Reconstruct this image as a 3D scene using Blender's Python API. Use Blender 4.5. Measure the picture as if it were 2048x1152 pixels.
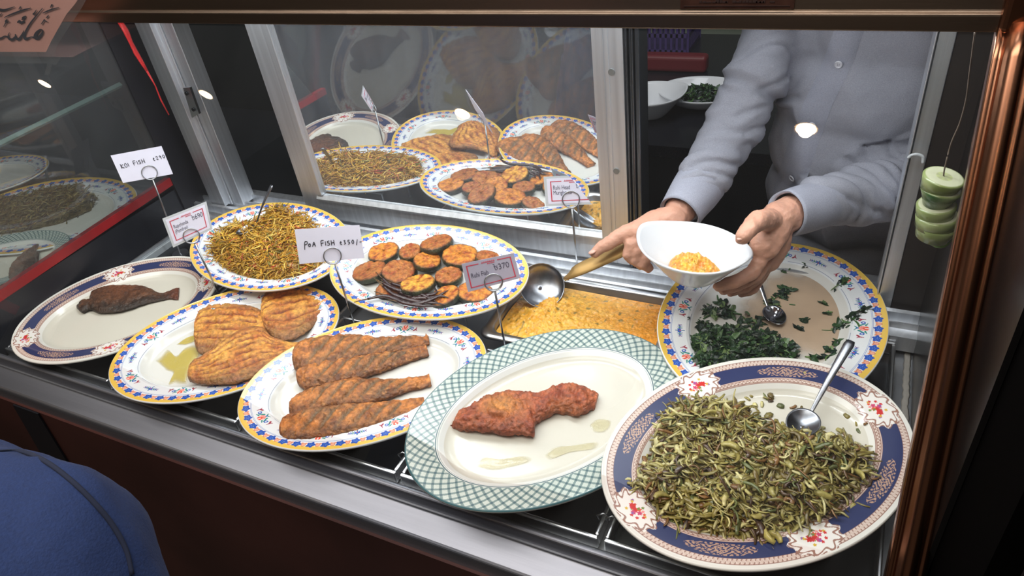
import bpy, bmesh, math, random
import numpy as np
from mathutils import Vector, Matrix, noise
random.seed(7); rng = np.random.default_rng(7)
C = bpy.context.scene.collection
for o in list(bpy.data.objects): bpy.data.objects.remove(o)

# ------------------------------------------------------------------ camera, light, exposure
H = 0.78                                   # camera height over the counter deck (deck = z 0), metres
F = 1412.25                                # focal length in pixels of a 2048 wide frame
RC = np.array([[0.89946461, 0.41930299, -0.12307889],
               [0.16008397, -0.57823235, -0.80001279],
               [-0.40661595, 0.69988024, -0.58722322]])     # rows: right, down, forward
CAM = np.array([0, 0, H])
cd = bpy.data.cameras.new('camera'); cam = bpy.data.objects.new('camera', cd); C.objects.link(cam)
cam.matrix_world = Matrix((( *[RC[0][0], -RC[1][0], -RC[2][0], 0],), (RC[0][1], -RC[1][1], -RC[2][1], 0),
                           (RC[0][2], -RC[1][2], -RC[2][2], H), (0, 0, 0, 1)))
cd.sensor_width = 36; cd.lens = F / 2048 * 36; cd.clip_start = 0.02; cd.clip_end = 50
sc = bpy.context.scene; sc.camera = cam
sc.view_settings.view_transform = 'Standard'; sc.view_settings.look = 'None'
sc.view_settings.exposure = 0.0; sc.view_settings.gamma = 1; sc.view_settings.use_curve_mapping = False
w = bpy.data.worlds.new('world'); sc.world = w; w.use_nodes = True
w.node_tree.nodes['Background'].inputs[0].default_value = (0.75, 0.85, 1, 1)
w.node_tree.nodes['Background'].inputs[1].default_value = 0.10
def area(name, loc, target, sx, sy, power, col):
    l = bpy.data.lights.new(name, 'AREA'); l.shape = 'RECTANGLE'; l.size = sx; l.size_y = sy; l.energy = power; l.color = col
    o = bpy.data.objects.new(name, l); C.objects.link(o); o.location = loc
    o.rotation_euler = (Vector(target) - Vector(loc)).to_track_quat('-Z', 'Y').to_euler(); return o
area('hall_fill_light', (-0.7, 0.0, 1.70), (-0.7, 0.05, 0), 2.4, 0.7, 38, (1, 0.95, 0.9))  # added overhead fill without a fixture, lifts the hall and counter front
area('kitchen_fill_light', (-0.2, 1.5, 1.70), (-0.1, 1.45, 0), 1.6, 0.5, 13, (0.93, 0.96, 1))  # added fill without a fixture, brightens the server's shirt

# ------------------------------------------------------------------ pixel -> place helpers (measured once from the photo)
def ray(u, v): return RC.T @ np.array([u - 1024, v - 576, F])
def at(u, v, z=0.0):
    d = ray(u, v); return CAM + (z - H) / d[2] * d
def aty(u, v, y):
    d = ray(u, v); return CAM + y / d[1] * d
def atx(u, v, x):
    d = ray(u, v); return CAM + x / d[0] * d
def lin(c): 
    c = np.array(c, float) / 255; return np.where(c <= .04045, c / 12.92, ((c + .055) / 1.055) ** 2.4)
def col(*c): return (*lin(c), 1)

# ------------------------------------------------------------------ materials
MATS = {}
def mat(name, color=(128, 128, 128), rough=0.5, metal=0.0, nz=0.0, nscale=20, bump=0.0, bscale=60, attr=False, emit=None, spec=0.5, coat=0.0, stretch=None, sheen=0, ramp=None):
    if name in MATS: return MATS[name]
    m = bpy.data.materials.new(name); MATS[name] = m; m.use_nodes = True; n = m.node_tree.nodes; L = m.node_tree.links
    b = n['Principled BSDF']; b.inputs['Roughness'].default_value = rough; b.inputs['Metallic'].default_value = metal
    b.inputs['Specular IOR Level'].default_value = spec; b.inputs['Coat Weight'].default_value = coat; b.inputs['Coat Roughness'].default_value = .08
    if sheen: b.inputs['Sheen Weight'].default_value = sheen
    tc = n.new('ShaderNodeTexCoord'); mp = n.new('ShaderNodeMapping'); L.new(tc.outputs['Object'], mp.inputs[0])
    if stretch: mp.inputs['Scale'].default_value = stretch
    src = None
    if attr:
        a = n.new('ShaderNodeAttribute'); a.attribute_name = 'Col'; src = a.outputs['Color']
    if nz or ramp:
        t = n.new('ShaderNodeTexNoise'); t.inputs['Scale'].default_value = nscale; t.inputs['Detail'].default_value = 6; L.new(mp.outputs[0], t.inputs['Vector'])
        if ramp:
            r = n.new('ShaderNodeValToRGB'); L.new(t.outputs['Fac'], r.inputs[0])
            r.color_ramp.elements[0].position = ramp[0][0]; r.color_ramp.elements[0].color = col(*ramp[0][1])
            r.color_ramp.elements[1].position = ramp[-1][0]; r.color_ramp.elements[1].color = col(*ramp[-1][1])
            for p, c in ramp[1:-1]: e = r.color_ramp.elements.new(p); e.color = col(*c)
            src = r.outputs[0]
        else:
            mr = n.new('ShaderNodeMapRange'); mr.inputs['From Min'].default_value = .3; mr.inputs['From Max'].default_value = .7
            mr.inputs['To Min'].default_value = 1 - nz; mr.inputs['To Max'].default_value = 1 + nz; L.new(t.outputs['Fac'], mr.inputs[0])
            mx = n.new('ShaderNodeMix'); mx.data_type = 'RGBA'; mx.blend_type = 'MULTIPLY'; mx.inputs[0].default_value = 1
            if src: L.new(src, mx.inputs[6])
            else: mx.inputs[6].default_value = col(*color)
            L.new(mr.outputs[0], mx.inputs[7]); src = mx.outputs[2]
    if src: L.new(src, b.inputs['Base Color'])
    else: b.inputs['Base Color'].default_value = col(*color)
    if bump:
        t2 = n.new('ShaderNodeTexNoise'); t2.inputs['Scale'].default_value = bscale; t2.inputs['Detail'].default_value = 5; L.new(mp.outputs[0], t2.inputs['Vector'])
        bp = n.new('ShaderNodeBump'); bp.inputs['Strength'].default_value = bump; bp.inputs['Distance'].default_value = .002
        L.new(t2.outputs['Fac'], bp.inputs['Height']); L.new(bp.outputs[0], b.inputs['Normal'])
    if emit:
        b.inputs['Emission Color'].default_value = (*emit[0], 1); b.inputs['Emission Strength'].default_value = emit[1]
    return m
def glass_mat(name, tint=(0.96, 0.98, 0.97), refl=2.0, ior=1.5, rough=0.0, haze=0.0):
    m = bpy.data.materials.new(name); m.use_nodes = True; n = m.node_tree.nodes; L = m.node_tree.links; n.clear()
    out = n.new('ShaderNodeOutputMaterial'); tr = n.new('ShaderNodeBsdfTransparent'); tr.inputs[0].default_value = (*tint, 1)
    gl = n.new('ShaderNodeBsdfGlossy'); gl.inputs['Roughness'].default_value = rough
    ge = n.new('ShaderNodeNewGeometry'); dt = n.new('ShaderNodeVectorMath'); dt.operation = 'DOT_PRODUCT'; L.new(ge.outputs['Normal'], dt.inputs[0]); L.new(ge.outputs['Incoming'], dt.inputs[1])
    def mth(op, a, b=None):
        q = n.new('ShaderNodeMath'); q.operation = op
        for i, x in enumerate((a, b)):
            if x is None: continue
            if isinstance(x, (int, float)): q.inputs[i].default_value = x
            else: L.new(x, q.inputs[i])
        return q
    cc = mth('ABSOLUTE', dt.outputs['Value']); pw = mth('POWER', mth('SUBTRACT', 1.0, cc.outputs[0]).outputs[0], 5.0)
    mu = mth('MULTIPLY', mth('ADD', mth('MULTIPLY', pw.outputs[0], .96).outputs[0], .04).outputs[0], refl); mu.use_clamp = True
    mx = n.new('ShaderNodeMixShader'); L.new(mu.outputs[0], mx.inputs[0]); L.new(tr.outputs[0], mx.inputs[1]); L.new(gl.outputs[0], mx.inputs[2])
    last = mx
    if haze:
        df = n.new('ShaderNodeBsdfDiffuse'); df.inputs[0].default_value = (.75, .78, .82, 1); m2 = n.new('ShaderNodeMixShader')
        t = n.new('ShaderNodeTexNoise'); t.inputs['Scale'].default_value = 6; t.inputs['Detail'].default_value = 8
        tc = n.new('ShaderNodeTexCoord'); L.new(tc.outputs['Object'], t.inputs['Vector'])
        k = n.new('ShaderNodeMath'); k.operation = 'MULTIPLY'; k.inputs[1].default_value = haze * 2; L.new(t.outputs['Fac'], k.inputs[0])
        L.new(k.outputs[0], m2.inputs[0]); L.new(mx.outputs[0], m2.inputs[1]); L.new(df.outputs[0], m2.inputs[2]); last = m2
    L.new(last.outputs[0], out.inputs[0]); return m
def mirror_mat():
    m = bpy.data.materials.new('mirror'); m.use_nodes = True; n = m.node_tree.nodes; L = m.node_tree.links; n.clear()
    out = n.new('ShaderNodeOutputMaterial'); gl = n.new('ShaderNodeBsdfGlossy'); gl.inputs['Roughness'].default_value = 0.012; gl.inputs[0].default_value = (.84, .88, .90, 1)
    df = n.new('ShaderNodeBsdfDiffuse'); df.inputs[0].default_value = (.55, .6, .68, 1); mx = n.new('ShaderNodeMixShader')
    tc = n.new('ShaderNodeTexCoord'); mp = n.new('ShaderNodeMapping'); mp.inputs['Scale'].default_value = (6, 1, 1.2); L.new(tc.outputs['Object'], mp.inputs[0])
    t = n.new('ShaderNodeTexNoise'); t.inputs['Scale'].default_value = 5; t.inputs['Detail'].default_value = 9; L.new(mp.outputs[0], t.inputs['Vector'])
    k = n.new('ShaderNodeMapRange'); k.inputs['To Min'].default_value = .06; k.inputs['To Max'].default_value = .20; L.new(t.outputs['Fac'], k.inputs[0])
    L.new(k.outputs[0], mx.inputs[0]); L.new(gl.outputs[0], mx.inputs[1]); L.new(df.outputs[0], mx.inputs[2]); L.new(mx.outputs[0], out.inputs[0]); return m

STEEL = mat('stainless_steel', (186, 188, 192), .28, 1, nz=.12, nscale=3, bump=.05, bscale=40, stretch=(1, 8, 8))
DECKM = mat('worn_steel_deck', (150, 152, 156), .45, .85, nz=.25, nscale=4, bump=.25, bscale=7, stretch=(1, 3, 3))
TRAYM = mat('dark_tray_steel', (88, 90, 94), .25, 1, nz=.3, nscale=6, bump=.2, bscale=8)
TRAYRIM = mat('tray_rim_steel', (210, 211, 214), .28, 1)
ALU = mat('brushed_aluminium', (226, 229, 234), .48, 1, nz=.12, nscale=5, bump=.08, bscale=30, stretch=(20, 20, .6))
BRONZE = mat('bronze_tinted_steel', (146, 128, 112), .34, 1, nz=.12, nscale=4, bump=.05, bscale=60, stretch=(.5, 10, 10))
COPPER = mat('copper_tinted_steel', (160, 112, 86), .27, 1)
LAMINATE = mat('dark_wood_laminate', (66, 38, 34), .4, nz=.35, nscale=3, bump=.05, bscale=200, spec=.4)
DARKPANEL = mat('navy_black_panel', (26, 28, 36), .35, nz=.15, nscale=5)
BLACK = mat('matt_black', (4, 3, 3), .95, spec=.02)
GLASS = glass_mat('clear_glass', refl=1.7, haze=.012)
CERAM = mat('white_ceramic', (214, 217, 222), .12, spec=.5)
PLATEM = mat('printed_melamine', attr=True, rough=.16, spec=.5)
PAPER = mat('card_paper', (226, 224, 240), .6, nz=.03, nscale=30)
LAMIN = mat('laminate_sleeve', (200, 204, 208), .15, spec=.6)
INK = mat('black_ink', (25, 24, 40), .6)
GREYINK = mat('grey_ink', (66, 62, 84), .6)
REDINK = mat('red_print', (205, 62, 84), .6)

# ------------------------------------------------------------------ object helpers
def tag(o, label, cat, group=None, kind=None):
    if label: o['label'] = label
    if cat: o['category'] = cat
    if group: o['group'] = group
    if kind: o['kind'] = kind
    return o
def thing(name, label, cat, loc=(0, 0, 0), group=None, mw=None):
    o = bpy.data.objects.new(name, None); C.objects.link(o); o.empty_display_size = .02
    if mw is not None: o.matrix_world = mw
    else: o.location = loc
    return tag(o, label, cat, group)
def mesh(name, V, Fc, m, parent=None, smooth=True, cols=None, local=False):
    me = bpy.data.meshes.new(name); V = [tuple(map(float, v)) for v in V]
    if parent is not None and not local:
        inv = parent.matrix_basis.inverted(); p = parent.parent
        if p is not None: inv = inv @ p.matrix_basis.inverted()
        V = [tuple(inv @ Vector(v)) for v in V]
    me.from_pydata(V, [], [tuple(map(int, f)) for f in Fc]); me.update()
    if smooth: me.polygons.foreach_set('use_smooth', [True] * len(me.polygons))
    if m: me.materials.append(m)
    if cols is not None:
        a = me.color_attributes.new('Col', 'FLOAT_COLOR', 'POINT'); cc = np.ones((len(V), 4), np.float32); cc[:, :3] = np.asarray(cols)[:, :3]
        a.data.foreach_set('color', cc.ravel())
    o = bpy.data.objects.new(name, me); C.objects.link(o)
    if parent is not None: o.parent = parent
    return o
class MB:
    def __init__(s): s.v = []; s.f = []; s.c = []
    def add(s, V, Fc, c=None):
        k = len(s.v); s.v += [tuple(v) for v in V]; s.f += [tuple(i + k for i in f) for f in Fc]
        if c is not None: s.c += [c] * len(V)
        return s
    def box(s, a, b, c=None):
        (x0, y0, z0), (x1, y1, z1) = a, b
        V = [(x0, y0, z0), (x1, y0, z0), (x1, y1, z0), (x0, y1, z0), (x0, y0, z1), (x1, y0, z1), (x1, y1, z1), (x0, y1, z1)]
        return s.add(V, [(0, 3, 2, 1), (4, 5, 6, 7), (0, 1, 5, 4), (1, 2, 6, 5), (2, 3, 7, 6), (3, 0, 4, 7)], c)
    def tube(s, pts, r, n=10, c=None, flat=1.0, closed=False, up=(0, 0, 1)):
        pts = [Vector(p) for p in pts]; N = len(pts); V = []; Fc = []
        rr = r if hasattr(r, '__len__') else [r] * N
        for i, p in enumerate(pts):
            if closed: t = pts[(i + 1) % N] - pts[i - 1]
            else: t = pts[min(i + 1, N - 1)] - pts[max(i - 1, 0)]
            t.normalize(); a = Vector(up).cross(t)
            if a.length < 1e-4: a = Vector((1, 0, 0)).cross(t)
            a.normalize(); b = t.cross(a)
            for k in range(n):
                an = 2 * math.pi * k / n; V.append(p + a * math.cos(an) * rr[i] + b * math.sin(an) * rr[i] * flat)
        for i in range(N if closed else N - 1):
            j = (i + 1) % N
            for k in range(n): Fc.append((i * n + k, i * n + (k + 1) % n, j * n + (k + 1) % n, j * n + k))
        if not closed: Fc.append(tuple(range(n))[::-1]); Fc.append(tuple((N - 1) * n + k for k in range(n)))
        return s.add(V, Fc, c)
    def extrude(s, prof, x0, x1, c=None):          # prof: list of (y,z), swept along x
        n = len(prof); V = [(x0, y, z) for y, z in prof] + [(x1, y, z) for y, z in prof]
        Fc = [(k, (k + 1) % n, n + (k + 1) % n, n + k) for k in range(n)] + [tuple(range(n))[::-1], tuple(range(n, 2 * n))]
        return s.add(V, Fc, c)
    def prism(s, poly, off, c=None):               # poly: 3D polygon, extruded by vector off
        n = len(poly); off = Vector(off); V = [Vector(p) for p in poly] + [Vector(p) + off for p in poly]
        Fc = [(k, (k + 1) % n, n + (k + 1) % n, n + k) for k in range(n)] + [tuple(range(n))[::-1], tuple(range(n, 2 * n))]
        return s.add(V, Fc, c)
    def build(s, name, m, parent=None, smooth=False, local=False):
        o = mesh(name, s.v, s.f, m, parent, smooth, s.c if s.c else None, local)
        bm = bmesh.new(); bm.from_mesh(o.data); bmesh.ops.recalc_face_normals(bm, faces=bm.faces); bm.to_mesh(o.data); bm.free()
        return o
def bevel(o, w=.002, seg=2):
    b = o.modifiers.new('bevel', 'BEVEL'); b.width = w; b.segments = seg; b.limit_method = 'ANGLE'; return o
def struct(o): o['kind'] = 'structure'; return o
def interp(pts, n):
    P = np.array(pts, float); d = np.r_[0, np.cumsum(np.linalg.norm(np.diff(P[:, :min(3, P.shape[1])], axis=0), axis=1))]
    t = np.linspace(0, d[-1], n); return np.stack([np.interp(t, d, P[:, k]) for k in range(P.shape[1])], 1)
def smoothc(pts, n):                                # catmull-rom resample
    P = np.array(pts, float); P = np.vstack([2 * P[0] - P[1], P, 2 * P[-1] - P[-2]]); out = []
    for i in range(1, len(P) - 2):
        for t in np.linspace(0, 1, 12, endpoint=False):
            a, b, c, d = P[i - 1], P[i], P[i + 1], P[i + 2]
            out.append(.5 * ((2 * b) + (c - a) * t + (2 * a - 5 * b + 4 * c - d) * t * t + (-a + 3 * b - 3 * c + d) * t ** 3))
    out.append(P[-2]); return interp(out, n)

# ------------------------------------------------------------------ room shell
u = H
FLOOR = -.86
floorm = mat('floor_tiles', (48, 40, 38), .4, nz=.2, nscale=6)
wallm = mat('wall_paint', (130, 140, 126), .8, nz=.08, nscale=4)
darkwall = mat('dark_hall_wall', (165, 160, 156), .8)
def boxo(name, a, b, m, parent=None): return MB().box(a, b).build(name, m, parent)
struct(boxo('floor', (-6.6, -3.2, FLOOR - .1), (3.2, 3.4, FLOOR), floorm))
struct(boxo('ceiling', (-6.6, -3.2, 1.74), (3.2, 3.4, 1.84), mat('ceiling_paint', (190, 186, 180), .8)))
struct(boxo('wall_back', (-6.6, 3.3, FLOOR), (3.2, 3.4, 1.74), wallm))
struct(boxo('wall_front', (-6.6, -3.3, FLOOR), (3.2, -3.2, 1.74), darkwall))
struct(boxo('wall_left', (-6.7, -3.2, FLOOR), (-6.6, 3.4, 1.74), darkwall))
struct(boxo('wall_right', (3.2, -3.2, FLOOR), (3.3, 3.4, 1.74), darkwall))
# ceiling downlights (their glow is what the front pane mirrors)
bulb = mat('lamp_glow', (255, 220, 170), .5, emit=((1, .72, .42), 55))
ringm = mat('lamp_ring', (190, 180, 165), .4, .6)
wh = ['nearest the copper corner post', 'above the middle of the hall', 'toward the left of the hall', 'farthest left over the next counter']
for k, (lx, ly) in enumerate([(-.24, -1.43), (-2.24, -1.50), (-4.43, -1.48), (-6.34, -1.48)]):
    t = thing('ceiling_downlight', 'warm round ceiling downlight ' + wh[k], 'ceiling light', (lx * H, ly * H, 1.74), 'warm ceiling downlights')
    P = [(.038 * math.cos(a), .038 * math.sin(a), -.012) for a in np.linspace(0, 2 * math.pi, 32, endpoint=False)]
    MB().prism(P, (0, 0, -.004)).build('diffuser', bulb, t, local=True)
    MB().tube([(.048 * math.cos(a), .048 * math.sin(a), -.008) for a in np.linspace(0, 2 * math.pi, 32, endpoint=False)], .008, 8, closed=True).build('ring', ringm, t, True, True)
    l = bpy.data.lights.new('downlight', 'SPOT'); l.energy = 14; l.color = (1, .74, .5); l.spot_size = 2.2; l.shadow_soft_size = .028; l.spot_blend = .6
    lo = bpy.data.objects.new('downlight_beam', l); C.objects.link(lo); lo.location = (lx * H, ly * H, 1.72)

# ------------------------------------------------------------------ the serving case
case = thing('food_display_case', 'stainless steel and copper toned food display case with sloping front glass', 'display case', (-.66, .8, FLOOR))
XL, XR = -1.85 * u, .172 * u
GP = [(.60, -.01), (.655, .1), (.737, .25), (.82, .4), (.9, .54), (.99, .69)]     # front glass line (y,z) in H units
# deck
d = MB()
d.box((XL, .585 * u, -.045), (XR, 1.25 * u, -.024))
d.build('deck', DECKM, case)
e = MB(); ER = [(.606, -.030), (.604, -.008), (.600, -.005), (.593, -.005), (.590, -.009), (.588, -.034), (.584, -.037), (.545, -.050), (.540, -.054), (.539, -.060), (.541, -.095), (.606, -.095)]
e.extrude([(y * u, z * u) for y, z in ER], XL - .5, XR); fe = e.build('front_rail', mat('rail_steel', (150, 152, 160), .5, 1, nz=.2, nscale=3, bump=.08, bscale=30, stretch=(.4, 8, 8)), case); bevel(fe, .002)
f = MB(); f.box((XL - .5, .535 * u, FLOOR), (XR, .56 * u, -.09 * u)); f.build('front_panel', LAMINATE, case)
f = MB(); f.box((XL, .56 * u, FLOOR), (XR, 1.25 * u, -.047)); f.build('cabinet_body', DARKPANEL, case)
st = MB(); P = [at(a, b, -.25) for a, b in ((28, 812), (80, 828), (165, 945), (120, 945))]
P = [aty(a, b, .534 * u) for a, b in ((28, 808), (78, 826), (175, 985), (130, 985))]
st.prism(P, (0, -.003, 0)); st.build('dark_reflection_stripe', mat('dark_reflection', (16, 17, 24), .5), case)  # dark reflection on the front panel, built as a thin stripe
# sealant along right side
s = MB(); pts = [(.158 * u + .001 * math.sin(k * 1.1) + .001 * math.sin(k * 5.3), (.62 + k * .0105) * u, -.024) for k in range(62)]
s.tube(pts, [.005 + .0008 * math.sin(k * 3.3) for k in range(62)], 6, flat=.3).build('sealant_bead', mat('dirty_sealant', (150, 145, 138), .8, bump=.6, bscale=200), case, True)
# trays
def tray(x0, x1, y0, y1, label):
    t = thing('steel_tray', label, 'tray', ((x0 + x1) / 2, (y0 + y1) / 2, -.024), 'steel trays under the platters')
    b = MB(); b.box((x0 + .004, y0 + .004, -.024), (x1 - .004, y1 - .004, -.0215)); b.build('tray_base', TRAYM, t)
    r = MB(); q = .006
    r.box((x0, y0, -.022), (x1, y0 + q, 0)); r.box((x0, y1 - q, -.022), (x1, y1, 0)); r.box((x0, y0 + q, -.022), (x0 + q, y1 - q, 0)); r.box((x1 - q, y0 + q, -.022), (x1, y1 - q, 0))
    bevel(r.build('tray_rim', TRAYRIM, t), .002)
    # wire loops
    for sx in (x0 + .002, x1 - .002):
        wv = MB(); wv.tube([(sx - .006, y0 + .03, -.004), (sx - .008, y0 + .028, .006), (sx, y0 + .03, .012), (sx + .008, y0 + .032, .006), (sx + .006, y0 + .034, -.004)], .0012, 6); wv.build('wire_loop', STEEL, t, True)
    return t
nm = ['under the navy rimmed platter with the single koi fish', 'under the platter of pomfret', 'under the platter of four poa fish', 'under the green checked platter', 'under the navy rimmed platter of bitter gourd']
for k, (a, b) in enumerate([(-1.835, -1.45), (-1.44, -1.055), (-1.045, -.662), (-.652, -.272), (-.262, .133)]):
    tray(a * u, b * u, .615 * u, (.98 if k in (2, 3) else 1.235) * u, 'shallow dark steel tray ' + nm[k])
# back sill with sliding tracks
sl = MB(); SP = [(1.235, -.02), (1.238, .012), (1.262, .014), (1.264, .026), (1.268, .026), (1.27, .014), (1.285, .014), (1.287, .034), (1.296, .036), (1.298, .022), (1.325, .022), (1.327, .038), (1.333, .038), (1.335, .022), (1.36, .022), (1.362, .045), (1.39, .045), (1.39, -.03)]
sl.extrude([(y * u, z * u) for y, z in SP], XL - .02, XR); sl.build('track_sill', ALU, case)
MB().box((XL, 1.25 * u, FLOOR), (XR, 1.39 * u, -.02 * u)).build('back_panel', DARKPANEL, case)
# front glass
def gl(x0, x1): 
    V = []; GL = [(.5945, -.01), (.795, .3425), (.99, .685)]; n = len(GL)
    for y, z in GL: V += [(x0, y * u, z * u), (x1, y * u, z * u)]
    return V, [(2 * k, 2 * k + 1, 2 * k + 3, 2 * k + 2) for k in range(n - 1)]
V, Fc = gl(XL - .5, .13 * u); go = mesh('front_glass', V, Fc, GLASS, case, False)
# top beam
bm_ = MB(); lip = [(.985, .685), (.985, .7055), (.99, .708), (1.0, .80), (1.005, .93), (1.16, .93), (1.16, .70), (1.03, .70), (1.0, .685)]
bm_.extrude([(y * u, z * u) for y, z in lip], XL - 1.2, .128 * u); bevel(bm_.build('top_beam', BRONZE, case), .0015)
pl = MB(); A = aty(1360, 20, .988 * u); B = aty(1587, 22, .988 * u)
x0, x1 = A[0], B[0]; yb = lambda z: (.99 + (z / u - .708) / .092 * .01) * u - .0015
z0 = A[2] + .001; V = [(x0, yb(z0), z0), (x1, yb(z0), z0), (x1, yb(z0 + .05), z0 + .05), (x0, yb(z0 + .05), z0 + .05)]
pl.prism(V, (0, .001, 0)); npl = pl.build('maker_plate', mat('etched_plate', (96, 66, 56), .4, .8, nz=.3, nscale=60), case)
lnm = mat('etched_line', (48, 30, 26), .6)
et = MB(); y_ = yb(z0) - .0006
for i in range(4):
    zz = z0 + .006 + i * .009
    for k in range(22):
        if random.random() < .75: xx = x0 + .02 + k * (x1 - x0 - .04) / 22; et.box((xx, yb(zz) - .0006, zz), (xx + random.uniform(.002, .005), yb(zz), zz + random.uniform(.001, .003)))
et.box((x0 + .004, yb(z0) - .0006, z0 + .0025), (x1 - .004, yb(z0), z0 + .0033)); et.build('etched_marks', lnm, npl)
# copper corner post following the glass
pv = MB(); n = 16; sec = []
for k in range(n):                                  # cross-section: (x, offset normal to the glass line); rounded with two grooves
    pass
SEC = [(.125, .012), (.125, -.006), (.128, -.012), (.131, -.008), (.134, -.010), (.138, -.020), (.146, -.026), (.154, -.024), (.158, -.016), (.159, -.010), (.162, -.014), (.168, -.012), (.170, .0), (.170, .012)]
prof = smoothc(GP, 22); V = []; m_ = len(SEC)
prof = np.vstack([[.585, -.05], prof])
for i, (y, z) in enumerate(prof):
    a = prof[max(i - 1, 0)]; b = prof[min(i + 1, len(prof) - 1)]; t = (b - a) / np.linalg.norm(b - a); nn = np.array([t[1], -t[0]])
    for sx, so in SEC: V.append((sx * u, (y - nn[0] * so) * u if 0 else (y + nn[0] * so) * u, (z + nn[1] * so) * u))
Fc = [(i * m_ + k, i * m_ + (k + 1) % m_, (i + 1) * m_ + (k + 1) % m_, (i + 1) * m_ + k) for i in range(len(prof) - 1) for k in range(m_)] + [tuple(range(m_)), tuple((len(prof) - 1) * m_ + k for k in range(m_))]
# note: so<0 pushes toward the viewer (normal reversed)
V = [(x, y, z) for x, y, z in V]
post = mesh('corner_post', V, Fc, COPPER, case, True)
bm = bmesh.new(); bm.from_mesh(post.data); bmesh.ops.recalc_face_normals(bm, faces=bm.faces); bm.to_mesh(post.data); bm.free()
bt = MB(); bt.box((.125 * u, .975 * u, .685 * u), (.174 * u, 1.16 * u, .93 * u)); bevel(bt.build('post_head', COPPER, case), .006, 3)
# end walls
boxo('right_end_panel', (.174 * u, .50 * u, FLOOR), (.20 * u, 1.42 * u, .95 * u), BLACK, case)
MB().box((XR - .004, .66 * u, -.02), (XR + .001, 1.4 * u, .7 * u)).build('right_inner_panel', mat('dark_inner_steel', (58, 56, 56), .25, .8, nz=.2, nscale=5), case)
# left: low dark panel, acrylic strip, red tape, glass partition
MB().box((XL - .012, .60 * u, -.02), (XL, 1.25 * u, .102 * u)).build('left_low_panel', DARKPANEL, case)
V = [(XL + .002, .60 * u, .098 * u), (XL + .002, 1.25 * u, .118 * u), (XL + .002, 1.25 * u, .142 * u), (XL + .002, .60 * u, .122 * u)]
MB().prism(V, (-.016, 0, 0)).build('red_tape', mat('red_tape', (150, 24, 30), .35, nz=.2, nscale=20), case)
ac = MB(); 
for dx in (0, .010, .018): ac.box((XL + .004 + dx, .62 * u, -.023), (XL + .009 + dx, 1.24 * u, -.008))
ac.build('acrylic_strip', mat('frosted_acrylic', (190, 198, 204), .12, .3), case)
TINT = glass_mat('tinted_glass', (.62, .68, .68), refl=1.6, haze=.05)
V = [(XL, (.60 + .39 * (.12 / .685)) * u, .12 * u), (XL, 1.25 * u, .14 * u), (XL, 1.25 * u, .72 * u), (XL, .99 * u, .69 * u)]
mesh('left_glass', V, [(0, 1, 2, 3)], TINT, case, False)
# glass shelf edge of the next case
A, B = atx(-40, 308, XL - .02), atx(260, 160, XL - .02)
MB().tube([A, B], .006, 4).build('glass_shelf_edge', mat('green_glass_edge', (130, 150, 142), .2, .2), case)
# dark post behind left
MB().box((XL - .03, 1.25 * u, -.02), (XL + .005, 1.40 * u, .95 * u)).build('left_back_post', mat('charcoal_post', (34, 34, 40), .4), case)
# back frame: posts
YF = 1.30 * u
def post_px(name, uts, ubs, vt, vb, y, dep, z1=.80, grooves=()):
    xa = aty(uts[0], vt, y)[0]; xb = aty(uts[1], vt, y)[0]
    m = MB(); w_ = xb - xa
    edges = [0] + list(grooves) + [1]
    P = []
    for i in range(len(edges) - 1):
        m.box((xa + w_ * edges[i] + (.0006 if i else 0), y + (.004 * (i % 2)), .03 * u), (xa + w_ * edges[i + 1] - .0006, y + dep, z1 * u))
    return bevel(m.build(name, ALU, case), .0015), xa, xb
post_px('left_jamb', (270, 300), 0, 50, 0, YF, .06)
post_px('left_jamb_channel', (300, 341), 0, 50, 0, YF + .012, .045, grooves=(.45,))
mid, mx0, mx1 = post_px('centre_stile', (1248, 1276), 0, 60, 0, YF - .002, .05, grooves=(.2, .45, .62))
mid.data.materials[0] = mat('dark_aluminium', (110, 116, 124), .35, 1)
rp, rx0, rx1 = post_px('right_jamb', (1872, 1916), 0, 68, 0, YF, .06, grooves=(.12,))
MB().box((rx1, YF + .006, -.02 * u), (XR, YF + .012, .8 * u)).build('right_back_panel', mat('dark_brown_panel', (44, 38, 36), .4), case)
MB().box((XL, YF, .64 * u), (XR, YF + .08, .80 * u)).build('header_rail', ALU, case)
# lock plate on left jamb
P = [aty(a, b, YF - .002) for a, b in ((366, 176), (379, 175), (398, 228), (384, 236))]
lp = MB().prism(P, (0, .006, 0)).build('lock_plate', STEEL, case)
for a, b in ((373, 187), (387, 219)): p = aty(a, b, YF - .003); MB().tube([p, p + np.array([0, -.002, 0])], .004, 12, up=(1, 0, 0)).build('screw', mat('dark_screw', (60, 62, 66), .4, 1), lp)
# case lamp hidden under the beam
cl = thing('case_lamp', 'long white tube lamp under the top beam inside the case', 'lamp', (-.66, 1.07 * u, .69 * u))
MB().tube([(-1.3, 1.07 * u, .708 * u), (.02, 1.07 * u, .708 * u)], .008, 12).build('tube', mat('tube_glow', (240, 245, 255), .5, emit=((.92, .96, 1), 8)), cl, True)
MB().box((-1.35, 1.04 * u, .722 * u), (.06, 1.11 * u, .74 * u)).build('lamp_housing', ALU, cl)
l = area('case_tube_light', (-.62, 1.075 * u, .695 * u), (-.62, 1.0 * u, 0), 1.45, .05, 4.6, (.93, .965, 1)); 
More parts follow.
